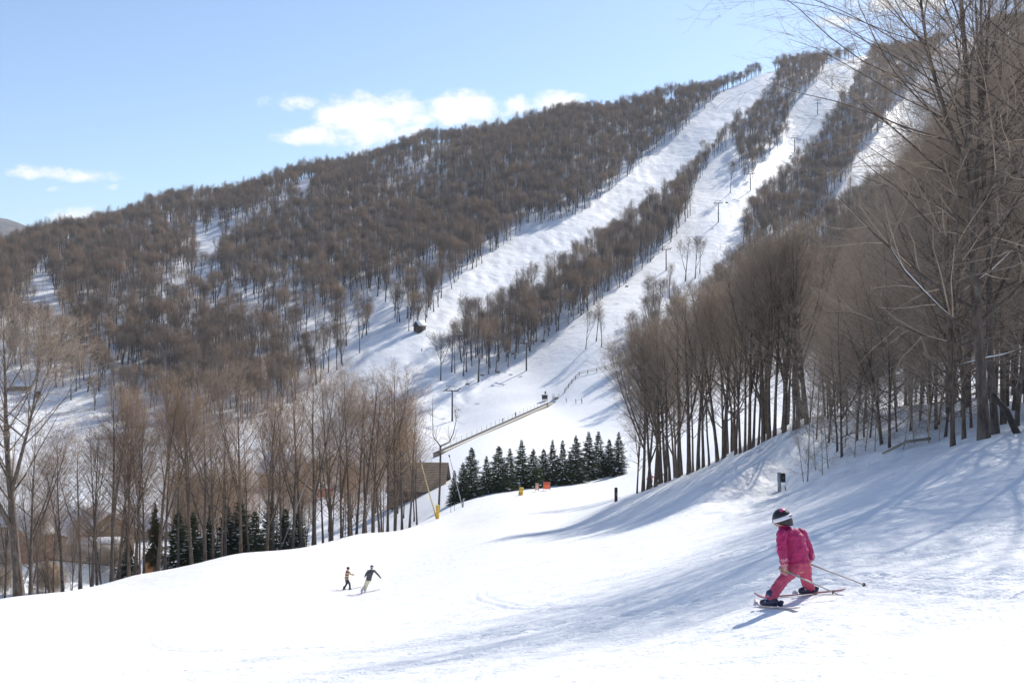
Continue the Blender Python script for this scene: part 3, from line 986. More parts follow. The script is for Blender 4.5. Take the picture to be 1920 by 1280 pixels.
def build_wood():
    rng = random.Random(41)
    for i, (px, py, d, s, k, lab) in enumerate(WOOD):
        g = at(px, d)
        if px < 1815: s = min(s, crown_limit(px, d, k))
        til = {1578: (0, R(-7)), 1668: (0, R(-8))}.get(px, (R(rng.uniform(-1, 1)), R(rng.uniform(-1.5, 1.5))))
        o = plant('bare_tree', near_kinds[k], (g.x, g.y, g.z - .1), rng.uniform(0, 6.28), (s, s), lab, 'trees at the edge of the wood', tilt=til)
        if i < 4: snow_on_limbs(o, k, 1, i)
    # the depth of the wood
    pts = []
    tries = 0
    while len(pts) < 62 and tries < 4000:
        tries += 1
        d = rng.uniform(46, 128)
        px = rng.uniform(1540, 2120)
        u = (px - 960) / F
        edge = float(np.interp(px, [1540, 1600, 1700, 1800, 1930, 1980, 2120], [78, 66, 54, 46, 46, 58, 66]))
        if d < edge: continue
        x = u * d
        if any((x - a) ** 2 + (d - b) ** 2 < 4.2 ** 2 for a, b in pts): continue
        pts.append((x, d))
    for px, d in ((1838, 56), (1862, 50), (1885, 62), (1902, 53), (1925, 58), (1880, 74), (1815, 66), (1915, 70)):
        pts.append(((px - 960) / F * d, d))
    for x, d in pts:
        k = rng.randrange(6)
        px = 960 + F * x / d
        s = min(rng.uniform(.85, 1.08), crown_limit(px, d, k))
        near = d < 75
        plant('bare_tree', near_kinds[k], (x, d, h(x, d) - .1), rng.uniform(0, 6.28), (s, s), 'bare tree with spreading twigs deep in the wood beside the trail' if not near else 'bare tree with spreading twigs a few steps inside the wood edge',
              'trees deep in the wood' if not near else 'trees just inside the wood', tilt=(R(rng.uniform(-2, 2)), R(rng.uniform(-2, 2))))
    # young beeches with low sideways twigs, screening the wood
    for i in range(20):
        px = 1500 + i * 17 + rng.uniform(-6, 6)
        d = float(np.interp(px, [1500, 1600, 1700, 1850], [70, 58, 50, 44])) + rng.uniform(0, 12)
        g = at(px, d)
        k = (0, 2, 5)[i % 3]
        s = rng.uniform(.34, .5)
        plant('young_tree', near_kinds[k], (g.x, g.y, g.z - .05), rng.uniform(0, 6.28), (s * 1.25, s), 'young bare tree with low spreading twigs screening the front of the wood', 'young trees in the front of the wood', tilt=(R(rng.uniform(-4, 4)), R(rng.uniform(-8, 3))))
    # thin saplings on the trampled bank
    for i, (px, py, d) in enumerate([(1507, 900, 58), (1515, 898, 57), (1540, 885, 55), (1553, 883, 56), (1530, 880, 60), (1600, 866, 53), (1622, 862, 54), (1640, 860, 52), (1690, 856, 47), (1715, 852, 48), (1740, 848, 47), (1760, 845, 46),
                                     (1585, 858, 62), (1650, 850, 60), (1725, 840, 55), (1560, 850, 70), (1620, 842, 68)]):
        g = at(px, d)
        plant('sapling', sap_kinds[i % 3], (g.x, g.y, g.z - .05), rng.uniform(0, 6.28), rng.uniform(.8, 1.25), 'thin leafless sapling on the trampled bank in front of the wood', 'saplings in front of the wood', 'sapling', tilt=(R(rng.uniform(-6, 6)), R(rng.uniform(-10, 6))))


build_wood()

# ---- conifers
def spruce_meshes(seed, H_=7.6, Rb=1.9, levels=24, mat='needle', snow=.25, skirt=.06):
    rng = np.random.default_rng(seed)
    tg, ng, sg = Geo(), Geo(), Geo()
    tp, tr = grow(np.array([[0, 0, -.4]]), np.array([[0, 0, 1.0]]), [H_ + .35], [.035 * H_ * .5], 8, rng, .01, .1, .08)
    V, q = tubes(tp, tr, 6); tg.add(V, q)
    P0, D, L, hz = [], [], [], []
    for i in range(levels):
        f = i / (levels - 1)
        z = H_ * (skirt + (1 - skirt - .02) * f)
        m = max(5, int(10 - 4 * f))
        a = rng.uniform(0, 6.28) + np.arange(m) / m * 6.283 + rng.normal(0, .18, m)
        rr = (Rb * (1 - f) ** .85 + .10) * rng.uniform(.5, 1.2, m) * rng.uniform(.8, 1.12)
        el = R(-22) + R(60) * f ** 1.5 + rng.normal(0, .10, m)
        D.append(np.stack([np.cos(a) * np.cos(el), np.sin(a) * np.cos(el), np.sin(el)], -1)); L.append(rr)
        P0.append(np.stack([0 * a, 0 * a, z + rng.normal(0, .04, m)], -1))
    P0, D, L = np.concatenate(P0), np.concatenate(D), np.concatenate(L)
    bp, br = grow(P0, D, L, .012 + .012 * L, 5, rng, .05, .07, .3)
    V, q = tubes(bp, br, 3); ng.add(V, q)
    ns = 15
    p, d, t, r = spawn(bp, br, ns, .12, 1.0, R(35), R(75), rng)
    d = norm(d * np.array([1, 1, .35]) + np.array([0, 0, -.22]))
    l2 = np.repeat(L, ns) * (.48 - .3 * t) * rng.uniform(.6, 1.2, len(t)) + .06
    e = p + d * l2[:, None]
    V, tt_ = spikes(p, e, .02 + .05 * l2); ng.add(V, None, tt_)
    pp = np.stack([p, e], 1)
    p2, d2, t2, r2 = spawn(pp, np.full((len(p), 2), .02), 4, .2, 1.0, R(30), R(60), rng)
    d2 = norm(d2 + np.array([0, 0, -.25]))
    V, tt_ = spikes(p2, p2 + d2 * (np.repeat(l2, 4) * rng.uniform(.35, .6, len(p2)) + .04)[:, None], np.full(len(p2), .02)); ng.add(V, None, tt_)
    # snow lying on some boughs
    if snow > 0:
        c = np.where(rng.uniform(0, 1, len(L)) < snow)[0]
        c = c[L[c] > .5]
        for i in c:
            f = rng.uniform(.5, .9)
            k = f * 4; j = int(k); w = k - j
            ctr = bp[i, j] * (1 - w) + bp[i, min(j + 1, 4)] * w
            dr = norm((bp[i, 4] - bp[i, 0])[None])[0]
            sd = np.array([-dr[1], dr[0], 0]); up = np.cross(dr, sd)
            a_, b_, c_ = rng.uniform(.18, .46) * (.6 + L[i] * .3), rng.uniform(.09, .2) * (.6 + L[i] * .3), rng.uniform(.04, .08)
            vs, n_ = [], 8
            for ring in range(4):
                ph = -.9 + ring * .75
                for s_ in range(n_):
                    an = s_ / n_ * 6.283
                    wob = rng.uniform(.75, 1.2)
                    vs.append(ctr + up * .05 + dr * a_ * math.cos(an) * math.cos(ph) * wob + sd * b_ * math.sin(an) * math.cos(ph) * wob - up * abs(1) * c_ * math.sin(-ph))
            q = [[r_ * n_ + s_, r_ * n_ + (s_ + 1) % n_, (r_ + 1) * n_ + (s_ + 1) % n_, (r_ + 1) * n_ + s_] for r_ in range(3) for s_ in range(n_)]
            sg.add(np.array(vs), np.array(q))
    return tg.mesh('trunk', M['bark']), ng.mesh('needles', M[mat], smooth=False), (sg.mesh('snow', M['snow']) if sg.v else None)


spruce_kinds = [spruce_meshes(61, 7.6, 1.95), spruce_meshes(62, 7.2, 1.55, 22, snow=.32), spruce_meshes(63, 8.0, 1.75, 26, snow=.4), spruce_meshes(64, 7.0, 1.9, 22, snow=.2)]
brown_kind = spruce_meshes(65, 5.0, 1.5, 18, mat='needle_brown', snow=.05, skirt=.35)


def conifer(name, kind, loc, rz, s, label, group=None):
    o = empty(name, loc, rz)
    o.scale = s if isinstance(s, tuple) else (s, s, s)
    tag(o, label, 'spruce tree', group)
    link('trunk', kind[0], o)
    link('crown', kind[1], o)
    if kind[2] is not None:
        tag(link('snow', kind[2], o), kind='stuff')
    return o


def build_conifers():
    rng = random.Random(51)
    # bearing, top elevation, foot elevation
    row = [(852, 872, 938, 1), (884, 840, 932, 0), (912, 858, 926, 1), (935, 831, 921, 0), (956, 836, 917, 2), (978, 824, 913, 2), (1000, 838, 908, 3), (1019, 832, 905, 0), (1036, 815, 901, 2), (1055, 812, 897, 1), (1080, 805, 893, 3), (1104, 801, 888, 2), (1122, 800, 885, 1), (1142, 812, 882, 0), (1160, 800, 879, 2), (868, 866, 935, 3), (1068, 836, 895, 1)]
    for i, (px, top, foot, k) in enumerate(row):
        d = float(np.interp(px, [840, 1000, 1150], [156, 167, 180])) + rng.uniform(-2.5, 2.5)
        g = at(px, d)
        hh = (foot - top) / F * d
        base = (7.6, 7.2, 8.0, 7.0)[k]
        s = hh / base
        conifer('spruce_tree', spruce_kinds[k], (g.x, g.y, g.z - .05), rng.uniform(0, 6.28), (s * rng.uniform(1.05, 1.5), s * rng.uniform(1.05, 1.5), s * rng.uniform(.93, 1.05)),
                ('dark green snow-dusted spruce, %s from the left in the row below the learner slope' % ORD[i]) if i < 15 else 'short dark spruce tucked between taller ones near the %s end of the row' % ('left' if i == 15 else 'right'), 'spruces in the row below the learner slope')
    # spruces among the edge trees on the left
    left = [(335, 955, 9, 0), (362, 962, 8, 1), (392, 958, 9, 2), (425, 945, 10, 0), (450, 938, 9.5, 3), (478, 946, 9, 1), (505, 940, 10, 2), (535, 948, 9, 0), (560, 955, 8.5, 1), (240, 1010, 6, 3)]
    for i, (px, top, hh, k) in enumerate(left):
        d = float(np.interp(px, [-200, 0, 250, 440, 670, 800], [67, 77, 91, 103, 123.5, 136])) + 9 + rng.uniform(0, 6)
        g = at(px, d)
        zt = (640 - top) / F * d
        s = max(3.0, zt - g.z) / (7.6, 7.2, 8.0, 7.0)[k]
        wd = s * rng.uniform(1.1, 1.4)
        conifer('spruce_tree', spruce_kinds[k], (g.x, g.y, g.z - .05), rng.uniform(0, 6.28), (wd, wd, s * rng.uniform(.9, 1.06)),
                'dark spruce with snow flecks behind the edge trunks, %s from the left' % ORD[i] if i < 9 else 'small snowy spruce beside the orange-brown doorway', 'spruces behind the edge trunks')
    g = at(291, 108)
    z = (640 - 942) / F * 108
    s = .62
    o = conifer('pine_tree', brown_kind, (g.x, g.y, g.z - .05), .4, (s * 1.1, s * 1.1, (z - g.z) / 5.0), 'lone pine with a small brown tuft of needles high on a bare trunk')
    o['category'] = 'pine tree'
    # isolated trees out on the runs
    solo = [(826, 712, 425, 16, 2, 0, 'isolated bare tree with a dark trunk at the foot of the mogul run'), (897, 716, 440, 22, 4, 2, 'broad bare tree at the lower tip of the wooded strip'), (1369, 362, 770, 19, 1, 0, 'lone straight tree in the shade of the narrow run'),
            (1393, 466, 625, 16, 5, 0, 'lone bare tree at the edge of the shaded snow below the dark wood'), (1285, 527, 560, 20, 3, 1, 'lit bare tree of the small clump in the middle of the chairlift run'), (1303, 522, 562, 19, 1, 1, 'taller bare tree of the small clump in the chairlift run'),
            (1312, 512, 568, 17, 6, 1, 'slim bare tree at the upper side of the small clump in the chairlift run'), (1255, 560, 520, 15, 0, 1, 'bare tree below the small clump beside the chairlift run'), (1098, 654, 450, 14, 1, 1, 'bare tree by the lift run above the rail fence'),
            (1118, 640, 455, 15, 3, 1, 'dark bare tree right of the lift run above the rail fence'), (1128, 650, 452, 13, 0, 1, 'small bare tree at the upper end of the rail fence'), (1235, 590, 500, 14, 2, 0, 'slim bare tree left of the chairlift run on the brown bank'), (1222, 610, 490, 16, 4, 0, 'bushy bare tree on the brown bank beside the chairlift run')]
    for px, py, d, hh, k, kk, lab in solo:
        g = hit(px, py, 250)
        s = hh / [15, 17, 14, 18, 16, 13, 19, 15, 12][k]
        plant('bare_tree', far_kinds[k], (g.x, g.y, g.z - .1), rng.uniform(0, 6.28), s, lab, 'single trees on the runs')
    # bare trees lining the lower right of the learner slope
    for i in range(70):
        px = rng.uniform(1170, 1340); d = rng.uniform(330, 520)
        g = at(px, d)
        py = 640 - F * g.z / d
        if py > 745 or px < np.interp(py, [560, 600, 660, 740], [1235, 1215, 1185, 1170]): continue
        k = rng.randrange(9)
        plant('bare_tree', far_kinds[k], (g.x, g.y, g.z - .1), rng.uniform(0, 6.28), rng.uniform(.75, 1.0), 'bare tree of the brown bank between the rail fence and the shaded snow', 'trees on the brown bank right of the lift')


build_conifers()
# ------------------------------------------------------------------ built things
M['wood_dark'] = plain('wood_dark', (.05, .036, .028), .8, .3, 3, bump=.3, bscale=12)
M['wood_brown'] = plain('wood_brown', (.13, .085, .055), .8, .3, 3, bump=.3, bscale=12)
M['wood_red'] = plain('wood_red', (.2, .075, .06), .8, .2, 3)
M['wood_orange'] = plain('wood_orange', (.42, .19, .07), .7, .25, 4, bump=.2)
M['wood_grey'] = plain('wood_grey', (.2, .18, .15), .85, .3, 6, bump=.3, bscale=20)
M['steel'] = plain('steel', (.17, .18, .19), .45, .15, 3, metal=.6)
M['steel_dark'] = plain('steel_dark', (.045, .05, .055), .5, .2, 3, metal=.5)
M['steel_pale'] = plain('steel_pale', (.45, .44, .40), .5, .1, 3, metal=.3)
M['rubber'] = plain('rubber', (.03, .03, .032), .8, .2, 6)
M['shingle'] = plain('shingle', (.105, .078, .058), .9, .3, 9, bump=.4, bscale=14)
M['roof_grey'] = plain('roof_grey', (.22, .215, .21), .9, .2, 2, bump=.3, bscale=8)
M['wall_tan'] = plain('wall_tan', (.33, .26, .2), .85, .15, 2)
M['wall_white'] = plain('wall_white', (.7, .69, .66), .8, .06, 2)
M['glass'] = plain('glass', (.03, .04, .05), .12, .2, 2)
M['yellow_pad'] = plain('yellow_pad', (.75, .5, .06), .6, .12, 3)
M['orange_cloth'] = plain('orange_cloth', (.85, .16, .07), .7, .1, 4)
M['salmon_cloth'] = plain('salmon_cloth', (.8, .42, .3), .7, .1, 4)
M['red_net'] = plain('red_net', (.62, .13, .11), .75, .2, 3)
M['pole_yellow'] = plain('pole_yellow', (.6, .48, .22), .5, .1, 3)
M['pipe_grey'] = plain('pipe_grey', (.36, .37, .37), .5, .15, 4, metal=.3)
M['belt'] = plain('belt', (.30, .29, .25), .8, .2, 3)


def box_v(cx, cy, cz, sx, sy, sz, rz=0.0):
    c, s = math.cos(rz), math.sin(rz)
    V = []
    for z in (-.5, .5):
        for x, y in ((-.5, -.5), (.5, -.5), (.5, .5), (-.5, .5)):
            X, Y = x * sx, y * sy
            V.append((cx + X * c - Y * s, cy + X * s + Y * c, cz + z * sz))
    return V


BOXQ = [(3, 2, 1, 0), (4, 5, 6, 7), (0, 1, 5, 4), (1, 2, 6, 5), (2, 3, 7, 6), (3, 0, 4, 7)]


class MB:
    def __init__(self): self.g = Geo()

    def box(self, cx, cy, cz, sx, sy, sz, rz=0.0):
        self.g.add(np.array(box_v(cx, cy, cz, sx, sy, sz, rz)), np.array(BOXQ)); return self

    def prism(self, poly, axis_a, axis_b):
        """closed prism: polygon points extruded from offset a to offset b"""
        n = len(poly)
        V = np.array([np.array(p) + np.array(axis_a) for p in poly] + [np.array(p) + np.array(axis_b) for p in poly], float)
        q = np.array([(i, (i + 1) % n, n + (i + 1) % n, n + i) for i in range(n)])
        t = [(0, i + 1, i) for i in range(1, n - 1)] + [(n, n + i, n + i + 1) for i in range(1, n - 1)]
        self.g.add(V, q, np.array(t)); return self

    def bar(self, a, b, r, s=6, r2=None):
        a, b = np.array(a, float), np.array(b, float)
        V, q = tubes(np.stack([a, b])[None], np.array([[r, r if r2 is None else r2]]), s)
        n = s
        t = [(0, i, i + 1) for i in range(1, n - 1)] + [(n, n + i + 1, n + i) for i in range(1, n - 1)]
        self.g.add(V, q, np.array(t)); return self

    def path(self, pts, rads, s=6):
        V, q = tubes(np.array(pts, float)[None], np.array(rads, float)[None], s)
        m = len(pts)
        t = [(0, i, i + 1) for i in range(1, s - 1)] + [((m - 1) * s, (m - 1) * s + i + 1, (m - 1) * s + i) for i in range(1, s - 1)]
        self.g.add(V, q, np.array(t)); return self

    def build(self, name, mat, parent=None, smooth=False, bevel=0.0):
        me = self.g.mesh(name, M[mat] if isinstance(mat, str) else mat, smooth)
        o = link(name, me, parent)
        if bevel:
            b = o.modifiers.new('bevel', 'BEVEL'); b.width = bevel; b.segments = 2; b.limit_method = 'ANGLE'
        return o


def gable_house(name, loc, rz, w, l, eave, ridge, wall, roof_mat, label, cat, over=.5, snow=.25, windows=(), door=None, group=None, chimney=False, snow_w=1.0):
    """gabled building: ridge runs along local y, gables at -y (towards the viewer when rz=0) and +y"""
    o = empty(name, loc, rz)
    tag(o, label, cat, group)
    hw = w / 2
    MB().prism([(-hw, 0, -2.5), (hw, 0, -2.5), (hw, 0, eave), (0, 0, ridge), (-hw, 0, eave)], (0, -l / 2, 0), (0, l / 2, 0)).build('wall', wall, o)
    k = (ridge - eave) / hw
    for sgn in (-1, 1):
        xo = sgn * (hw + over)
        ze = eave - over * k
        poly = [(0, 0, ridge + .02), (xo, 0, ze + .02), (xo, 0, ze + .2), (0, 0, ridge + .2)]
        r = MB().prism(poly, (0, -l / 2 - over, 0), (0, l / 2 + over, 0)).build('roof', roof_mat, o)
        if snow:
            p2 = [(0, 0, ridge + .205), (xo * snow_w, 0, ridge + .205 - abs(xo) * snow_w * k), (xo * snow_w, 0, ridge + .205 - abs(xo) * snow_w * k + snow * .8), (sgn * .3, 0, ridge + .2 + snow), (0, 0, ridge + .25 + snow)]
            MB().prism(p2, (0, -l / 2 - over - .02, 0), (0, l / 2 + over + .02, 0)).build('snow', 'snow', r)
    for (x, z, ww, wh, side) in windows:
        f = MB()
        if side == 'front':
            f.box(x, -l / 2 - .03, z, ww + .2, .10, wh + .2)
            fr = f.build('window', 'wall_white', o)
            MB().box(x, -l / 2 - .075, z, ww, .06, wh).build('pane', 'glass', fr)
        else:
            xs = -hw if side == 'left' else hw
            sg = -1 if side == 'left' else 1
            f.box(xs + sg * .03, x, z, .10, ww + .2, wh + .2)
            fr = f.build('window', 'wall_white', o)
            MB().box(xs + sg * .075, x, z, .06, ww, wh).build('pane', 'glass', fr)
    if door:
        x, dw, dh = door
        d = MB().box(x, -l / 2 - .04, dh / 2, dw, .08, dh).build('door', 'wood_brown', o)
        MB().box(x + dw * .35, -l / 2 - .10, dh * .48, .06, .06, .16).build('handle', 'steel_dark', d)
    if chimney:
        MB().box(hw * .3, l * .1, ridge + .3, .8, .8, 2.0).build('chimney', 'wood_red', o)
    return o


def build_village():
    g = at(168, 215)
    z0 = (640 - 1018) / F * 215
    gable_house('lodge', (g.x, 215, z0), R(46), 11.5, 15, 3.2, 6.6, 'wood_brown', 'shingle', 'large brown gabled lodge with a thick snow roof below the slope edge', 'lodge', 1.0, .45,
                [(-3.2, 1.6, 1.2, 1.3, 'front'), (0, 1.6, 1.2, 1.3, 'front'), (3.2, 1.6, 1.2, 1.3, 'front'), (-1.2, 4.3, 1.0, 1.1, 'front'), (1.2, 4.3, 1.0, 1.1, 'front'), (-4, 1.7, 1.2, 1.2, 'left'), (0, 1.7, 1.2, 1.2, 'left'), (4, 1.7, 1.2, 1.2, 'left')])
    g = at(178, 196)
    gable_house('annex', (g.x, 196, (640 - 1048) / F * 196), R(98), 9, 8.5, 1.6, 3.7, 'wall_tan', 'roof_grey', 'low building with a bare grey roof in front of the brown lodge', 'building', .5, .12, [(0, .9, 1.0, .8, 'left')], snow_w=.35)
    g = at(40, 225)
    gable_house('house', (g.x, 225, (640 - 1002) / F * 225), R(80), 9, 17, 2.6, 4.7, 'wall_tan', 'shingle', 'long low house with a snow roof left of the brown lodge', 'house', .7, .4, [(-5, 1.5, 1.2, 1.1, 'left'), (-1, 1.5, 1.2, 1.1, 'left'), (4, 1.5, 1.2, 1.1, 'left'), (0, 1.4, 1.1, 1.1, 'front')])
    g = at(285, 235)
    gable_house('house', (g.x, 235, (640 - 1008) / F * 235), R(84), 9, 13, 2.6, 5.0, 'wood_grey', 'shingle', 'grey house with a wide snow roof right of the brown lodge', 'house', .8, .4, [(-4, 1.5, 1.2, 1.1, 'left'), (0, 1.5, 1.2, 1.1, 'left'), (4, 1.5, 1.2, 1.1, 'left')])
    g = at(62, 172)
    gable_house('shed', (g.x, 172, (640 - 1022) / F * 172), R(-30), 3.6, 4.4, 1.8, 3.0, 'wood_red', 'shingle', 'small red-brown shed with a peaked snow roof near the thickest trunk', 'shed', .4, .35, [(0, 1.1, .7, .7, 'front')])
    # low white wall / snow bank with rail in front of the lodge
    o = empty('wall', at(140, 176)); tag(o, 'low white wall with a dark coping between the lodge and the slope edge', 'wall')
    a, b = at(25, 176), at(230, 168)
    mid = (a + b) / 2; L = (b - a).length; ang = math.atan2(b.y - a.y, b.x - a.x)
    zt = (640 - 1052) / F * 172
    o.location = (mid.x, mid.y, zt); o.rotation_euler = (0, 0, ang)
    MB().box(0, 0, -1.6, L, .35, 3.2).build('wall_panel', 'wall_white', o)
    MB().box(0, 0, .08, L + .3, .6, .16).build('coping', 'wood_dark', o)
    # orange-brown arched doorway shelter
    g = at(282, 118)
    zt, zb = (640 - 1033) / F * 118, (640 - 1072) / F * 118
    o = empty('doorway', (g.x, 118, min(zb, g.z))); tag(o, 'small orange-brown arched wooden doorway hut among the edge trunks', 'hut')
    hh = zt - o.location.z
    arch = [(-.62, 0, 0), (.62, 0, 0), (.62, 0, hh * .78)] + [(.62 * math.cos(a), 0, hh * .78 + hh * .22 * math.sin(a)) for a in np.linspace(.4, math.pi - .4, 6)] + [(-.62, 0, hh * .78)]
    MB().prism(arch, (0, -.5, 0), (0, .6, 0)).build('wall', 'wood_brown', o)
    inner = [(x * .74, y, z * .9) for x, y, z in arch]
    d = MB().prism(inner, (0, -.58, 0), (0, -.48, 0)).build('door', 'wood_orange', o)
    MB().box(.28, -.62, hh * .4, .05, .06, .14).build('handle', 'steel_dark', d)
    sn = [(x * 1.12, y, z + .05) for x, y, z in arch[2:]]
    MB().prism([(x, y, z) for x, y, z in sn] + [(x * .98, y, z - .04) for x, y, z in arch[:1:-1]], (0, -.6, 0), (0, .66, 0)).build('snow', 'snow', o)
    # base lodge buildings behind the edge trees in the middle
    g = at(545, 300)
    gable_house('lodge', (g.x, 300, (640 - 902) / F * 300), R(62), 10, 14, 3.0, 7.4, 'wood_brown', 'shingle', 'brown lodge with a steep snow roof behind the middle edge trees', 'lodge', 1.0, .4, [(-4, 1.6, 1.2, 1.2, 'left'), (0, 1.6, 1.2, 1.2, 'left'), (4, 1.6, 1.2, 1.2, 'left'), (0, 1.6, 1.6, 1.6, 'front')])
    g = at(658, 290)
    gable_house('house', (g.x, 290, (640 - 898) / F * 290), R(14), 6, 8, 2.4, 4.9, 'wood_red', 'shingle', 'small red-gabled house beyond the edge trees near the red netting', 'house', .6, .35, [(-1.2, 1.2, .9, 1.0, 'front'), (1.2, 1.2, .9, 1.0, 'front')])
    g = at(786, 212)
    zb = g.z
    top = (640 - 868) / F * 212
    gable_house('barn', (g.x, 212, zb), R(84), 8, 10.5, max(1.5, top - zb - 4.6), top - zb, 'wood_brown', 'shingle', 'long barn with a bare brown shingle roof beside the snow guns', 'barn', .6, 0)
    bo = bpy.data.objects['barn']
    ev, rd = max(1.5, top - zb - 4.6), top - zb
    for sgn in (-1, 1):
        for c in range(18):
            f0, f1 = c / 18, (c + 1) / 18 + .008
            x0, x1 = sgn * 4.6 * f0, sgn * 4.6 * f1
            k_ = (rd - ev) / 4
            z0, z1 = rd + .21 - abs(x0) * k_, rd + .245 - abs(x1) * k_
            MB().prism([(x0, 0, z0), (x1, 0, z1 - .05), (x1, 0, z1), (x0, 0, z0 + .015)], (0, -5.9 + .03 * (c % 2), 0), (0, 5.9 - .03 * (c % 3), 0)).build('shingle_course', 'shingle', bo)
    # red safety net
    a, b = at(583, 272), at(624, 272)
    za = (640 - 906) / F * 272
    o = empty('safety_net', (a.x, a.y, min(za, a.z))); tag(o, 'faded red safety net stretched between posts beyond the edge trees', 'safety net')
    L = (b - a).length
    MB().box(L / 2, 0, 1.9, L, .05, 2.4).build('net', 'red_net', o)
    for k in range(4):
        MB().bar((L * k / 3, 0, 0), (L * k / 3, 0, 3.3), .06).build('post', 'wood_dark', o)
    # dark objects on the open snow at far left
    g = hit(36, 732, 250)
    o = empty('log_pile', g, R(8)); tag(o, 'dark log pile lying on the shaded snow at the far left', 'log pile')
    rr = random.Random(4)
    for k in range(9):
        x = rr.uniform(-1.2, 1.2); row = k // 4
        MB().bar((-4 + x, -.8 + (k % 4) * .62, .35 + row * .55), (3.6 + x, -.8 + (k % 4) * .62, .35 + row * .55), .31, 7, .26).build('log', 'wood_dark', o)
    g = hit(71, 744, 250)
    gable_house('shed', g, R(20), 2.2, 2.4, 1.7, 2.3, 'wood_dark', 'wood_dark', 'tiny dark shed on the shaded snow beside the log pile', 'shed', .15, 0)
    # warming hut at the side of the mogul run
    g = hit(787, 621, 300)
    gable_house('cabin', (g.x, g.y, g.z - .2), R(-38), 3.4, 4.6, 2.9, 4.7, 'wood_dark', 'wood_dark', 'dark wooden cabin with a snowy roof at the side of the mogul run', 'cabin', .35, .35, [(0, 1.6, .8, .8, 'left')], door=(0, .9, 1.9))


build_village()


# ---- chairlift
LIFT = [(848, 797, 400, 11.5), (987, 698, 462, 12.0), (1249, 505, 600, 12.0), (1347, 418, 690, 12.5), (1407, 356, 765, 12.0), (1490, 277, 870, 12.0), (1533, 222, 940, 12.5), (1560, 182, 1000, 11.0), (1600, 146, 1070, 14.0)]


def build_lift():
    tops = []
    pts = [at(px, d) for px, py, d, hh in LIFT]
    for i, (px, py, d, hh) in enumerate(LIFT):
        g = pts[i]
        q = pts[min(i + 1, len(pts) - 1)] - pts[max(i - 1, 0)]
        ang = math.atan2(q.y, q.x)
        o = empty('lift_tower', (g.x, g.y, g.z), ang)
        where = ('behind the dead forked tree, lowest of the lift line', 'on the lower lift run above the conveyor', 'beside the lit tree clump', 'standing clear on the bright lift run', 'at the tip of the dark wood', 'where the run narrows', 'against the shaded upper run', 'under the brow of the upper run', 'highest of the line, just below the skyline')[i]
        tag(o, 'dark T-shaped chairlift tower ' + where, 'lift tower', 'towers of the chairlift')
        MB().bar((0, 0, -.5), (0, 0, hh), .36, 10, .26).build('pole', 'steel_dark', o, True)
        MB().box(0, 0, hh - .15, .45, 5.4, .36).build('crossarm', 'steel_dark', o)
        f = MB()
        for y in (-1.1, 1.1): f.bar((0, y, hh), (0, y, hh + 1.5), .07)
        f.bar((0, -2.4, hh + 1.5), (0, 2.4, hh + 1.5), .09)
        f.build('lifting_frame', 'steel_dark', o)
        slope = math.atan2(q.z, math.hypot(q.x, q.y))
        for sg in (-1, 1):
            s = MB()
            y = sg * 2.55
            dx, dz = math.cos(slope) * 1.9, math.sin(slope) * 1.9
            s.bar((-dx, y, hh + .1 - dz), (dx, y, hh + .1 + dz), .10)
            for k in range(6):
                f_ = -1 + k * .4
                s.bar((dx * f_, y - .10, hh + .28 + dz * f_), (dx * f_, y + .10, hh + .28 + dz * f_), .2, 8)
            s.build('sheave_train', 'steel_dark', o)
        tops.append((Vector((g.x, g.y, g.z + hh + .5)), ang))
    lines = {}
    for sg in (-1, 1):
        P_ = []
        for t, a in tops:
            P_.append(t + Vector((-math.sin(a) * sg * 2.55, math.cos(a) * sg * 2.55, 0)))
        fine = []
        for a, b in zip(P_[:-1], P_[1:]):
            n = 16
            for k in range(n):
                f_ = k / n
                p = a.lerp(b, f_)
                fine.append(p - Vector((0, 0, 4 * f_ * (1 - f_) * (b - a).length * .012)))
        fine.append(P_[-1])
        lines[sg] = fine
        side = 'downhill' if sg < 0 else 'uphill'
        MB().path([tuple(p) for p in fine], [.035] * len(fine), 5).build('haul_cable', 'steel_dark').data
        o = bpy.data.objects[[n for n in bpy.data.objects.keys() if n.startswith('haul_cable')][-1]]
        tag(o, 'thin steel haul cable of the chairlift, %s strand' % ('right-hand' if sg < 0 else 'left-hand'), 'cable', 'cables of the chairlift')

    def chair(k, p, ang, lab):
        o = empty('lift_chair', p, ang)
        tag(o, lab, 'lift chair', 'chairs of the chairlift')
        h_ = MB(); h_.bar((0, 0, .05), (0, 0, -2.1), .045); h_.bar((0, -.8, -2.1), (0, .8, -2.1), .045)
        for y in (-.8, .8): h_.bar((0, y, -2.1), (.1, y, -2.9), .04)
        h_.build('hanger', 'steel_dark', o)
        MB().box(.1, 0, -2.9, .55, 1.7, .10).build('seat', 'wood_brown', o)
        MB().box(.38, 0, -2.55, .08, 1.7, .55).build('backrest', 'wood_brown', o)
        return o
    out = []
    specs = [(1, 988, 668, 'chair with riders just above the second lift tower'), (1, 960, 690, 'empty chair just below the second lift tower'), (1, 905, 735, 'empty chair midway between the two lowest lift towers'), (1, 876, 752, 'empty chair closest above the lowest lift tower'),
             (-1, 1010, 662, 'empty chair on the far strand above the second lift tower'), (1, 1100, 590, 'empty chair half hidden by the strip of trees'), (-1, 1362, 411, 'dark chair right of the tower on the bright lift run'), (-1, 930, 712, 'empty chair on the far strand below the second lift tower'), (-1, 1180, 545, 'empty chair on the far strand beside the strip of trees')]
    for k, (sg, px, py, lab) in enumerate(specs):
        fine = lines[sg]
        i = min(range(len(fine)), key=lambda j: abs(960 + F * fine[j].x / fine[j].y - px))
        out.append(chair(k, fine[i], tops[2][1], lab))
    return out


CHAIRS = build_lift()


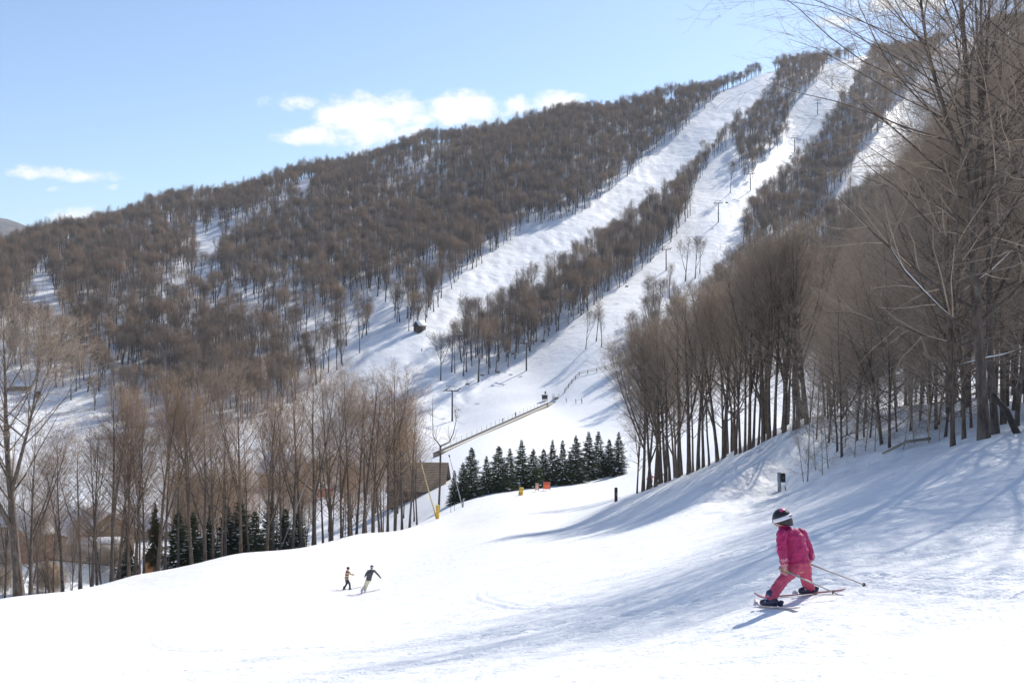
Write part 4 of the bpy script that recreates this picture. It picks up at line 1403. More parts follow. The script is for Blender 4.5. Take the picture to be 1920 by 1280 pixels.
# ---- learner slope: covered-belt conveyor with rail, operator booth, rail fence
def build_conveyor():
    a, b = hit(818, 856, 200), hit(1031, 757, 200)
    o = empty('ski_conveyor', a); tag(o, 'long moving-belt ski conveyor with a pale railing climbing the learner slope', 'ski conveyor')
    n = 26
    P_ = []
    for k in range(n + 1):
        f_ = k / n
        x, y = a.x + (b.x - a.x) * f_, a.y + (b.y - a.y) * f_
        P_.append(Vector((x, y, h(x, y))))
    # smooth the profile
    z = np.array([p.z for p in P_])
    z = np.polyval(np.polyfit(np.arange(n + 1), z, 1), np.arange(n + 1)) + .15
    P_ = [Vector((p.x, p.y, zz)) - a for p, zz in zip(P_, z)]
    dv = (b - a).normalized(); sd = Vector((dv.y, -dv.x, 0)).normalized()      # towards the viewer's right
    if sd.y > 0: sd = -sd                                                       # near side

    def strip(off0, off1, z0, z1, name, mat, parent=o):
        g = Geo(); V = []
        for p in P_:
            for off, zz in ((off0, z0), (off1, z0), (off1, z1), (off0, z1)):
                V.append(tuple(p + sd * off + Vector((0, 0, zz))))
        q = []
        for k in range(n):
            i = k * 4
            for j in range(4):
                q.append((i + j, i + 4 + j, i + 4 + (j + 1) % 4, i + (j + 1) % 4))
        q += [(0, 1, 2, 3), (n * 4 + 3, n * 4 + 2, n * 4 + 1, n * 4)]
        g.add(np.array(V), np.array(q))
        return link(name, g.mesh(name, M[mat], False), parent)
    strip(-.9, 1.3, -1.6, .55, 'deck', 'wood_grey')
    strip(-.35, .45, .555, .60, 'belt', 'rubber')
    strip(.95, 1.35, .556, .66, 'edge_board', 'steel_pale')
    for z_ in (1.15, 1.85):
        MB().path([tuple(p + sd * -.95 + Vector((0, 0, z_))) for p in P_], [.05] * (n + 1), 5).build('rail', 'steel_pale', o)
    for p in P_:
        q = p + sd * -.95
        MB().bar((q.x, q.y, q.z + .3), (q.x, q.y, q.z + 1.95), .06).build('post', 'steel_pale', o)
    e = b + sd * .1
    dn = MB()
    dn.bar((P_[-1] + Vector((0, 0, .35))), (P_[-1] + Vector((7, 2.4, .75))), .35, 6); dn.build('landing_board', 'wood_grey', o)
    # operator booth
    g = hit(1022, 754, 250)
    ang = math.atan2(dv.y, dv.x)
    w = empty('operator_booth', (g.x, g.y + 3, h(g.x, g.y + 3)), ang)
    tag(w, 'small dark operator booth on a frame beside the top of the ski conveyor', 'booth')
    MB().box(0, 0, 1.35, 2.0, 1.8, 1.5).build('cabin', 'steel_dark', w)
    MB().box(0, 0, 2.16, 2.5, 2.3, .12).build('roof', 'wood_grey', w)
    s = MB().box(.2, -.2, 3.1, 2.1, .12, 1.1).build('sign_board', 'steel_dark', w)
    for x in (-.8, 1.1): MB().bar((x, -.2, 0), (x, -.2, 3.6), .06).build('sign_post', 'steel_dark', w)
    MB().box(0, -.93, 1.5, 1.2, .05, .7).build('window', 'glass', w)
    for x, y in ((-.9, -.8), (.9, -.8), (.9, .8), (-.9, .8)): MB().bar((x, y, -.4), (x, y, .62), .08).build('leg', 'steel', w)
    r = empty('platform', (g.x + 4.2, g.y + 1.5, h(g.x + 4.2, g.y + 1.5)), ang)
    tag(r, 'railed unloading platform right of the operator booth', 'platform')
    MB().box(0, 0, .5, 3.6, 2.2, .14).build('deck', 'wood_grey', r)
    for x in (-1.7, 0, 1.7):
        for y in (-1.0, 1.0): MB().bar((x, y, -.3), (x, y, 1.7), .05).build('post', 'steel', r)
    for y in (-1.0, 1.0): MB().bar((-1.8, y, 1.65), (1.8, y, 1.65), .05).build('rail', 'steel', r)
    # rail fence curling round the shaded field
    line = [(1059, 736), (1066, 727), (1072, 718.5), (1079, 711), (1086, 704), (1102, 700.5), (1119, 697), (1135, 693), (1151, 688), (1167, 684), (1183, 679)]
    fp = [hit(px, py, 300) for px, py in line]
    f = empty('rail_fence', fp[0]); tag(f, 'dark two-rail wooden fence bending round the shaded snow field', 'fence')
    for p in fp:
        q = p - fp[0]
        MB().box(q.x, q.y, q.z + .6, .24, .24, 1.9).build('post', 'wood_dark', f)
    for p, q in zip(fp[:-1], fp[1:]):
        for zz in (.75, 1.4):
            MB().bar(p - fp[0] + Vector((0, 0, zz)), q - fp[0] + Vector((0, 0, zz)), .085, 5).build('rail', 'wood_dark', f)


build_conveyor()


# ---- snow guns, pads, markers, posts
def build_small():
    for (bx, by, bd, tx, ty, lab, pad) in [(819, 968, 137, 789, 866, 'tall yellowish snow gun lance leaning left out of a yellow pad', True), (868, 955, 146, 843, 856, 'pale snow gun lance leaning left in front of the spruce row', False),
                                            (519, 988, 116, 586, 872, 'pale snow gun lance leaning right among the edge trees', False)]:
        g = at(bx, bd)
        top = P(tx, ty, bd) - g
        o = empty('snow_gun', g); tag(o, lab, 'snow gun', 'snow gun lances')
        MB().bar((0, 0, -.2), top, .085 if pad else .06, 8, .05).build('lance', 'pole_yellow' if pad else 'pipe_grey', o, True)
        d = top.normalized()
        MB().bar(top - d * .05, top + d * .28, .09, 8, .13).build('nozzle_head', 'steel', o)
        MB().bar((0, 0, -.2), (.05, 0, 1.1), .10, 8).build('hydrant_pipe', 'pipe_grey', o)
        if pad:
            MB().box(.12, -.16, .85, .42, .42, 1.9).build('pad', 'yellow_pad', o, bevel=.08)
    for px, d, lab in ((845, 143, 'short grey stake by the pale snow gun'), (852, 144, 'thin grey stake near the pale snow gun')):
        g = at(px, d)
        tag(MB().bar((g.x, g.y, g.z - .2), (g.x + .05, g.y, g.z + 1.2), .035).build('stake', 'wood_grey'), lab, 'stake', 'stakes by the snow gun')
    # yellow crash pad
    g = at(976, 152)
    o = empty('crash_pad', g, R(12)); o.rotation_euler = (0, R(8), R(12)); tag(o, 'yellow-orange crash pad standing alone on the bright snow below the spruces', 'crash pad')
    MB().box(0, 0, .55, .62, .35, 1.15).build('cushion', 'yellow_pad', o, bevel=.07)
    for z in (.3, .85): MB().box(0, 0, z, .64, .37, .05).build('strap', 'steel_dark', o)
    # warning panels
    for px, d, w_, h_, mat, lab in ((1025, 159, 1.05, 1.1, 'orange_cloth', 'square orange warning banner on two poles below the spruces'), (1007, 158, .5, 1.0, 'salmon_cloth', 'narrow faded salmon banner left of the orange warning banner')):
        g = at(px, d)
        o = empty('banner', g, R(-8)); tag(o, lab, 'banner', 'warning banners')
        # cloth bulging between its poles
        n = 6; V = []
        for sgn in (0, .03):
            for i in range(n + 1):
                x = -w_ / 2 + w_ * i / n; yb = -.10 * math.sin(math.pi * i / n) + sgn
                V += [(x, yb, .25 + .04 * math.sin(i * 2.0)), (x, yb, .25 + h_)]
        m = 2 * (n + 1); q = []
        for i in range(n):
            a = 2 * i
            q += [(a, a + 2, a + 3, a + 1), (m + a + 1, m + a + 3, m + a + 2, m + a)]
            q += [(a, m + a, m + a + 2, a + 2), (a + 1, a + 3, m + a + 3, m + a + 1)]
        gm = Geo(); gm.add(np.array(V), np.array(q)); link('cloth', gm.mesh('cloth', M[mat], True), o)
        for x in (-w_ / 2, w_ / 2): MB().bar((x, 0, -.3), (x, 0, h_ + .35), .03).build('pole', 'wood_grey', o)
    # weathered post on the lower end of the knoll
    g = at(1155, 95)
    o = empty('post', g, R(20)); tag(o, 'weathered dark wooden post at the lower end of the knoll crest', 'post')
    MB().box(0, 0, .5, .24, .2, 1.5).build('timber', 'wood_dark', o, bevel=.02)
    MB().box(.02, -.11, .72, .12, .05, .42).build('plate', 'steel', o)
    # snowmaking hydrant
    g = at(1464, 62)
    o = empty('hydrant', g); o.rotation_euler = (0, R(-2), 0); tag(o, 'grey snowmaking hydrant pipe with a dark valve box above the skier', 'hydrant')
    MB().bar((-.07, 0, -.2), (-.07, 0, 1.05), .105, 12).build('pipe', 'pipe_grey', o, True)
    MB().bar((-.07, 0, 1.03), (-.07, 0, 1.12), .115, 12, .09).build('cap', 'pipe_grey', o)
    bx = MB().box(.16, -.02, .80, .22, .24, .52).build('valve_box', 'wood_dark', o, bevel=.015)
    MB().box(.16, -.155, .8, .06, .03, .1).build('latch', 'steel', bx)
    MB().bar((.28, -.06, -.15), (.25, -.04, .28), .03).build('drain_pipe', 'steel_dark', o)
    MB().bar((.02, 0, .62), (.08, 0, .62), .035).build('coupling', 'steel_dark', o)
    # fallen trunk propped at the wood edge
    a, b = at(1909, 39), P(1862, 740, 41)
    tag(MB().path([a - Vector((0, 0, .1)), (a + b) / 2 + Vector((.05, 0, .1)), b], [.14, .12, .09], 8).build('fallen_tree', 'wood_dark', smooth=True), 'dark fallen trunk leaning up to the left at the right edge of the wood', 'fallen trunk')
    a, b = at(1655, 48), at(1745, 46.5)
    tag(MB().path([a + Vector((0, 0, .12)), (a + b) / 2 + Vector((0, 0, .35)), b + Vector((0, 0, .2))], [.05, .06, .07], 7).build('fallen_branch', 'wood_grey', smooth=True), 'thin fallen branch lying on the bank under the leaning tree', 'branch')
    # dead forked tree left of the spruces
    g = at(822, 150)
    o = empty('dead_tree', g); tag(o, 'dead pale tree with two crooked arms beside the spruce row', 'tree')
    f = P(826, 836, 150) - g
    m = MB()
    m.path([(0, 0, -.3), f * .5 + Vector((.1, 0, 0)), f], [.17, .14, .13], 8)
    m.build('trunk', 'bark', o, True)
    for pts_, r_ in (([f, P(815, 822, 150) - g, P(812, 815, 150) - g, P(811, 770, 150) - g, P(812, 740, 150) - g], .09), ([f, P(842, 829, 150) - g, P(850, 812, 150) - g, P(855, 790, 150) - g, P(852, 760, 150) - g], .11)):
        MB().path(pts_, list(np.linspace(r_, .02, len(pts_))), 7).build('arm', 'bark', o, True)
    rg = np.random.default_rng(8)
    gg = Geo()
    for base in (P(812, 780, 150) - g, P(855, 785, 150) - g, P(815, 822, 150) - g, P(845, 826, 150) - g):
        n = 9
        p0 = np.repeat(np.array(base)[None], n, 0) + rg.normal(0, .2, (n, 3))
        d0 = norm(rg.normal(0, .5, (n, 3)) + np.array([0, 0, .8]))
        bp, br = grow(p0, d0, rg.uniform(1.2, 2.8, n), np.full(n, .025), 5, rg, .15, .05)
        V, q = tubes(bp, br, 3); gg.add(V, q)
        p, d, t, r = spawn(bp, br, 6, .2, 1, .4, .9, rg)
        V, t_ = spikes(p, p + d * rg.uniform(.4, 1.0, len(p))[:, None], np.full(len(p), .011)); gg.add(V, None, t_)
    link('crown', gg.mesh('crown', M['twig'], False), o)


build_small()
# ------------------------------------------------------------------ people
M['skin'] = plain('skin', (.55, .34, .26), .5, .05, 6)
M['pink_jacket'] = plain('pink_jacket', (.38, .007, .098), .6, .12, 9, bump=.25, bscale=14)
M['pink_trousers'] = plain('pink_trousers', (.50, .065, .13), .65, .1, 9, bump=.25, bscale=14)
M['pink_glove'] = plain('pink_glove', (.52, .22, .25), .6, .15, 30, bump=.3, bscale=60)
M['black_shell'] = plain('black_shell', (.018, .012, .016), .42, .3, 5)
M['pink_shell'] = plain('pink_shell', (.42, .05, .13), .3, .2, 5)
M['white_strap'] = plain('white_strap', (.78, .76, .80), .6, .05, 8)
M['strap_print'] = plain('strap_print', (.12, .10, .16), .6, .1, 8)
M['boot_navy'] = plain('boot_navy', (.03, .03, .07), .4, .25, 8)
M['boot_grey'] = plain('boot_grey', (.45, .45, .5), .4, .15, 8)
M['ski_white'] = plain('ski_white', (.72, .58, .56), .35, .08, 6)
M['ski_red'] = plain('ski_red', (.42, .2, .21), .35, .2, 6)
M['pole_white'] = plain('pole_white', (.42, .37, .35), .4, .08, 5)
M['ticket'] = plain('ticket', (.72, .5, .66), .6, .05, 6)
M['grip'] = plain('grip', (.35, .33, .09), .6, .2, 9)
M['cloth_black'] = plain('cloth_black', (.03, .027, .034), .7, .2, 6)
M['cloth_grey'] = plain('cloth_grey', (.085, .075, .08), .7, .2, 6)
M['cloth_cream'] = plain('cloth_cream', (.55, .5, .36), .7, .12, 5)
M['cloth_red'] = plain('cloth_red', (.4, .05, .06), .7, .15, 5)
M['cloth_green'] = plain('cloth_green', (.05, .08, .05), .7, .2, 5)
M['cloth_blue'] = plain('cloth_blue', (.05, .07, .13), .7, .2, 5)
M['cloth_pink'] = plain('cloth_pink', (.7, .2, .25), .7, .1, 5)
M['cap_maroon'] = plain('cap_maroon', (.11, .03, .045), .5, .2, 5)


def stripe_mat():
    m, w = new_mat('striped_jersey')
    tc = w.n('ShaderNodeTexCoord')
    sep = w.n('ShaderNodeSeparateXYZ', {0: tc.outputs['Object']})
    s = w.math('FRACT', w.math('MULTIPLY', sep.outputs[2], 6.5))
    c = w.mix(w.math('GREATER_THAN', s, .52), (.60, .44, .22, 1), (.16, .03, .045, 1))
    b = w.n('ShaderNodeBsdfPrincipled', {'Base Color': c, 'Roughness': .7})
    w.n('ShaderNodeOutputMaterial', {0: b})
    return m


M['striped_jersey'] = stripe_mat()


class Flesh(MB):
    """closed lofts and balls that a remesh fuses into one continuous skin"""
    def limb(self, pts, rads, s=12):
        pts = [np.array(p, float) for p in pts]
        self.path(pts, rads, s)
        for p, r in zip(pts, rads): self.ball(p, (r * .98,) * 3)
        return self

    def ball(self, c, r, rot=None, n=10):
        V = []
        for i in range(n + 1):
            a = math.pi * i / n
            for j in range(2 * n):
                b = math.pi * j / n
                V.append((r[0] * math.sin(a) * math.cos(b), r[1] * math.sin(a) * math.sin(b), r[2] * math.cos(a)))
        V = np.array(V)
        if rot is not None: V = V @ np.array(rot).T
        V = V + np.array(c, float)
        m = 2 * n
        q = np.array([(i * m + j, (i + 1) * m + j, (i + 1) * m + (j + 1) % m, i * m + (j + 1) % m) for i in range(n) for j in range(m)])
        self.g.add(V, q)
        return self

    def loft(self, rings):
        """rings: centre, half-width axis vector, half-depth axis vector"""
        s = 18; V = []
        for c, a, b in rings:
            for j in range(s):
                t = j / s * 2 * math.pi
                V.append(np.array(c, float) + np.array(a) * math.cos(t) + np.array(b) * math.sin(t))
        m = len(rings)
        q = [(i * s + j, (i + 1) * s + j, (i + 1) * s + (j + 1) % s, i * s + (j + 1) % s) for i in range(m - 1) for j in range(s)]
        t = [(0, i + 1, i) for i in range(1, s - 1)] + [((m - 1) * s, (m - 1) * s + i, (m - 1) * s + i + 1) for i in range(1, s - 1)]
        self.g.add(np.array(V), np.array(q), np.array(t))
        return self

    def fused(self, name, mat, parent, voxel=.012, smooth=3, wrinkle=0.0, wscale=.06):
        o = self.build(name, mat, parent, True)
        r = o.modifiers.new('fuse', 'REMESH'); r.mode = 'VOXEL'; r.voxel_size = voxel; r.use_smooth_shade = True
        if smooth:
            s = o.modifiers.new('relax', 'SMOOTH'); s.iterations = smooth; s.factor = .5
        if wrinkle:
            tx = bpy.data.textures.new(name + '_folds', 'CLOUDS'); tx.noise_scale = wscale; tx.noise_depth = 2
            d = o.modifiers.new('folds', 'DISPLACE'); d.texture = tx; d.strength = wrinkle; d.texture_coords = 'LOCAL'; d.mid_level = .5
        return o


def unit(v): return v / (v.length + 1e-9)


# ---- the child in pink
def build_child():
    fl, fr = hit(1443, 1139), hit(1513, 1115)
    d0 = (fl.y + fr.y) / 2
    root = empty('person', (fl + fr) / 2)
    tag(root, 'child in a pink ski suit and black helmet skiing down to the left', 'person')
    o = root.location.copy()

    def J(px, py, dd=0.0): return P(px, py, d0 + dd) - o
    Lf, Rf = fl - o, fr - o
    pel, spi, che, nec = J(1499, 1060), J(1493, 1030), J(1486, 1006, .02), J(1471, 988, .03)
    head = J(1465.5, 973, .03)
    Ls, Le, Lw, Lh = J(1466, 1001, -.13), J(1465, 1031, -.19), J(1469.5, 1053, -.20), J(1470.5, 1069, -.20)
    Rs, Re, Rw, Rh = J(1503, 1000, .12), J(1515, 1026, .16), J(1519, 1046, .14), J(1514, 1055, .12)
    Lhip, Lk, La = J(1489, 1066, -.07), J(1464, 1092, -.2), Lf + Vector((.03, .02, .14))
    Rhip, Rk, Ra = J(1508, 1066, .08), J(1512, 1089, .16), Rf + Vector((.03, 0, .12))
    side = unit(Rs - Ls); up = unit(nec - pel); fwd = unit(up.cross(side))
    if fwd.x > 0: fwd = -fwd
    # continuous body under the clothes
    b = Flesh()
    b.limb([pel, spi, che, nec, head], [.10, .09, .10, .045, .05])
    b.ball(head, (.078, .088, .10))
    face = unit(Vector((-.86, .42, -.28)))
    b.ball(head + face * .085 + Vector((0, 0, -.012)), (.014, .014, .018))                       # nose
    b.ball(head + face * .060 + Vector((0, 0, -.055)), (.035, .035, .03))                        # chin
    fs = unit(face.cross(Vector((0, 0, 1))))
    for sg in (-1, 1): b.ball(head + fs * .078 * sg + Vector((0, 0, -.01)), (.014, .018, .026))    # ears
    for A, B, C, D in ((Ls, Le, Lw, Lh), (Rs, Re, Rw, Rh)): b.limb([A, B, C, D], [.045, .038, .028, .03])
    for A, B, C in ((Lhip, Lk, La), (Rhip, Rk, Ra)): b.limb([A, B, C], [.075, .055, .04])
    b.fused('body', 'skin', root, .014, 2)
    mo = Flesh().ball(head + face * .083 + Vector((0, 0, -.045)), (.016, .016, .006)).build('mouth', 'cloth_red', root, True)
    # jacket
    j = Flesh()
    def ring(c, w, d, tilt=0): return (c, side * w, fwd * d)
    j.loft([ring(pel + up * .035, .172, .132), ring(pel + up * .08, .176, .134), ring(spi, .172, .13), ring(che, .178, .125), ring(che.lerp(nec, .6), .158, .108), ring(nec + up * .0, .075, .07), ring(nec + up * .05, .068, .066)])
    j.limb([Ls, Le, Lw], [.070, .062, .050]); j.limb([Rs, Re, Rw], [.070, .062, .050])
    j.ball(che.lerp(nec, .45) + fwd * -.03, (.12, .10, .06))
    jo = j.fused('jacket', 'pink_jacket', root, .009, 2, .034, .06)
    Flesh().loft([ring(pel + up * .02, .170, .131), ring(pel + up * .04, .179, .139)]).build('hem', 'pink_jacket', jo, True)
    # trousers
    t = Flesh()
    t.loft([ring(pel + up * .06, .155, .118), ring(pel + up * -.05, .163, .126), ring((Lhip + Rhip) / 2 + up * -.045, .135, .11)])
    for A, B, C, r in ((Lhip, Lk, La, (.092, .078, .068, .078)), (Rhip, Rk, Ra, (.092, .078, .068, .078))):
        cuff = C + unit(C - B) * .01
        t.limb([A, A.lerp(B, .55), B, B.lerp(C, .6), cuff], [r[0], r[1], r[1] * .96, r[2], r[3] * .95])
    t.fused('trousers', 'pink_trousers', root, .009, 2, .036, .07)
    # boots
    for F_, k, dr in ((Lf, La, unit(Vector((-1, .35, 0)))), (Rf, Ra, unit(Vector((-1, -.28, 0))))):
        z = Vector((0, 0, 1))
        bt = Flesh()
        bt.limb([F_ + z * .075 + dr * -.07, F_ + z * .07 + dr * .03, F_ + z * .06 + dr * .085], [.052, .05, .042])
        bt.limb([F_ + z * .08 + dr * -.05, k + dr * .015 + z * .03], [.055, .06])
        bo = bt.fused('boot', 'boot_navy', root, .010, 2)
        for q in (.05, .10, .16):
            c = F_ + z * (.06 + q * .6) + dr * (.07 - q * .35)
            MB().bar(c + dr.cross(z) * .058, c - dr.cross(z) * .058, .009).build('buckle', 'boot_grey', bo)
        MB().bar(F_ + z * .03 + dr * .16, F_ + z * .05 + dr * .19, .035, 8).build('binding', 'boot_grey', bo)
        MB().bar(F_ + z * .03 - dr * .13, F_ + z * .10 - dr * .15, .03, 8).build('binding', 'boot_navy', bo)
    # helmet, with goggles and a printed white strap round it
    hm = Flesh()
    tilt = face
    zax = unit(Vector((0, 0, 1)) - tilt * tilt.z); xax = unit(tilt - zax * tilt.dot(zax)); yax = zax.cross(xax)
    rot = [[xax[i], yax[i], zax[i]] for i in range(3)]

    def hp(x, y, z): return head + xax * x + yax * y + zax * z
    n, mm, V = 14, 32, []
    for i in range(n + 1):
        a = (i / n) * R(112)
        for jx in range(mm):
            b_ = jx / mm * 2 * math.pi
            back = -math.cos(b_)
            rz = .132 * math.cos(a)
            if i > n * .6: rz -= .05 * max(0, back * .8 + .4) * (i / n - .6) / .4         # lower at the back and ears
            if i > n * .75: rz += .045 * max(0, -back - .3) * (i / n - .75) / .25         # open over the face
            V.append(hp(.125 * math.sin(a) * math.cos(b_) - .008, .112 * math.sin(a) * math.sin(b_), rz + .005))
    q = [(i * mm + jx, (i + 1) * mm + jx, (i + 1) * mm + (jx + 1) % mm, i * mm + (jx + 1) % mm) for i in range(n) for jx in range(mm)]
    hg = Geo(); hg.add(np.array(V), np.array(q))
    ho = link('helmet', hg.mesh('helmet', M['black_shell'], True), root)
    sd = ho.modifiers.new('shell', 'SOLIDIFY'); sd.thickness = .012; sd.offset = -1
    # pinkish panel on the crown
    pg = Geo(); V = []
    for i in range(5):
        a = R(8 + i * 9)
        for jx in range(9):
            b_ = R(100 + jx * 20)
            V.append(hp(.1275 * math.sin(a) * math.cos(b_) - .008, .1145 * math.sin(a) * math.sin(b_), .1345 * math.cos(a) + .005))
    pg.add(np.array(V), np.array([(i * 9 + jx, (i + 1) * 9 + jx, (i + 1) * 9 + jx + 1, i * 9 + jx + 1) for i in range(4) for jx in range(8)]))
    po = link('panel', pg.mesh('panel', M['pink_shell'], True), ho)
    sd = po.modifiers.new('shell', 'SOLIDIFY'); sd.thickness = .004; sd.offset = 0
    V = []
    m2 = 40
    for jx in range(m2 + 1):
        b_ = R(38) + (jx / m2) * R(284)
        for zz in (-.022, .026):
            zc = zz + .008 - .012 * math.cos(b_)
            k = math.sqrt(max(.1, 1 - (zc / .135) ** 2))
            V.append(hp(.131 * k * math.cos(b_) - .008, .118 * k * math.sin(b_), zc))
    sg_ = Geo(); sg_.add(np.array(V), np.array([(2 * i, 2 * i + 2, 2 * i + 3, 2 * i + 1) for i in range(m2)]))
    gob = empty('goggles'); gob.parent = root
    so = link('strap', sg_.mesh('strap', M['white_strap'], True), gob)
    sd = so.modifiers.new('shell', 'SOLIDIFY'); sd.thickness = .005; sd.offset = 0
    for b0, wd in ((150, 5), (163, 3.4), (176, 4.5), (190, 3.2), (203, 5)):
        V = []
        for jx in range(3):
            b_ = R(b0 + wd * jx)
            for zz in (-.010, .013):
                zc = zz + .008 - .012 * math.cos(b_)
                k = math.sqrt(1 - (zc / .135) ** 2)
                V.append(hp(.1350 * k * math.cos(b_) - .008, .1220 * k * math.sin(b_), zc))
        pg = Geo(); pg.add(np.array(V), np.array([(0, 2, 3, 1), (2, 4, 5, 3)]))
        lo = link('print', pg.mesh('print', M['strap_print'], True), so)
        lo.modifiers.new('shell', 'SOLIDIFY').thickness = .002
    lens = Flesh()
    lens.ball(hp(.088, 0, -.002), (.035, .075, .04), rot)
    lens.build('lens', 'black_shell', gob, True)
    # gloves: palm, four fingers and a thumb closed round each grip
    tips = []
    for hnd, wr, tip_px, dd in ((Lh, Lw, (1572, 1114), None), (Rh, Rw, (1626, 1098), None)):
        tipg = (P(*tip_px, d0 - .30) if hnd is Lh else hit(*tip_px)) - o
        ax = unit(tipg - hnd)                       # pole direction, pointing back and down
        pd = unit(hnd - wr)
        nrm = unit(ax.cross(pd))
        gl = Flesh()
        gl.limb([wr - pd * .03, wr + pd * .02], [.052, .046])
        pc = hnd + nrm * .028
        gl.ball(pc, (.030, .030, .030)); gl.ball(pc + ax * .03, (.028,) * 3); gl.ball(pc - ax * .03, (.028,) * 3)
        gl.limb([wr + pd * .02, pc], [.044, .04])
        for k, off in enumerate((-.042, -.016, .012, .038)):
            L_ = (.9, 1.0, .97, .8)[k]
            base = pc + ax * off + pd * .012
            p1 = base + pd * .034 * L_ - nrm * .012
            p2 = p1 - nrm * .036 * L_ + pd * .004
            p3 = p2 - nrm * .010 - pd * .030 * L_
            gl.limb([base, p1, p2, p3], [.0135, .013, .012, .011], 8)
        th0 = pc - ax * .035 - pd * .02
        gl.limb([th0, th0 - ax * .022 - nrm * .03, th0 - ax * .010 - nrm * .055 + pd * .012], [.017, .0145, .012], 8)
        gl.fused('glove', 'pink_glove', root, .006, 2)
        tips.append((hnd - nrm * .002, ax, tipg))
    # lift ticket fluttering from the jacket
    tk = J(1458, 1029, -.2)
    ti = MB().box(0, 0, 0, .085, .004, .055).build('lift_ticket', 'ticket', root)
    ti.location = tk; ti.rotation_euler = (R(8), R(20), R(12))
    MB().bar(tk + Vector((.03, 0, .01)), Le.lerp(Ls, .1) + Vector((-.03, -.02, 0)), .003).build('ticket_wire', 'steel', root)
    # skis and poles are things of their own
    def ski(tip_px, tail_px, foot, mat, lab, length=1.22, fb=.42):
        a, b = hit(*tip_px), hit(*tail_px)
        dr = (b - a).normalized()
        f = foot + o
        s0 = f - dr * length * fb
        n = 22
        g = Geo(); V = []
        sdv = unit(dr.cross(Vector((0, 0, 1))))
        nv = unit(sdv.cross(dr))
        for i in range(n + 1):
            t = i / n
            w = .040 * (1 - .32 * math.sin(math.pi * min(1, max(0, (t - .1) / .85)))) * (1 if t > .06 else (t / .06) ** .5 + .02)
            zz = .085 * max(0, (.16 - t) / .16) ** 2 + .015 * max(0, (t - .95) / .05)
            p = s0 + dr * length * t
            gz = h(p.x, p.y)
            base = f + dr * length * (t - fb)
            q_ = Vector((p.x, p.y, max(base.z, gz + .004) * .6 + base.z * .4)) + nv * (zz + .012)
            for sx, sz in ((-w, 0), (w, 0), (w, .012), (-w, .012)):
                V.append(q_ + sdv * sx + nv * sz)
        q = []
        for i in range(n):
            for k in range(4):
                q.append((i * 4 + k, i * 4 + 4 + k, i * 4 + 4 + (k + 1) % 4, i * 4 + (k + 1) % 4))
        q += [(0, 1, 2, 3), (n * 4 + 3, n * 4 + 2, n * 4 + 1, n * 4)]
        g.add(np.array(V), np.array(q))
        e = link('ski', g.mesh('ski', M[mat], False))
        tag(e, lab, 'ski', 'skis of the child in pink')
    ski((1408, 1133), (1510, 1141), Lf, 'ski_white', 'pale ski under the lower left boot of the child in pink', 1.1, .36)
    ski((1427, 1121), (1583, 1105), Rf, 'ski_red', 'red and white ski under the upper boot of the child in pink', 1.2, .58)
    for (hnd, ax, tipg), lab in zip(tips, ('pale ski pole trailing from the left hand of the child in pink', 'pale ski pole trailing behind the right hip of the child in pink')):
        e = empty('ski_pole', o + hnd); tag(e, lab, 'ski pole', 'ski poles of the child in pink')
        a, b = Vector((0, 0, 0)), tipg - hnd
        dr = unit(b)
        MB().bar(a + dr * .05, b - dr * .03, .0115, 8, .009).build('shaft', 'pole_white', e, True)
        MB().path([a - dr * .07, a - dr * .055, a + dr * .055, a + dr * .06], [.020, .017, .015, .012], 9).build('grip', 'grip', e, True)
        c = b - dr * .07
        MB().path([c - dr * .012, c, c + dr * .006], [.010, .028, .026], 12).build('basket', 'cloth_grey', e, True)
        MB().bar(b - dr * .04, b + dr * .01, .006, 6, .002).build('tip', 'steel', e)


build_child()


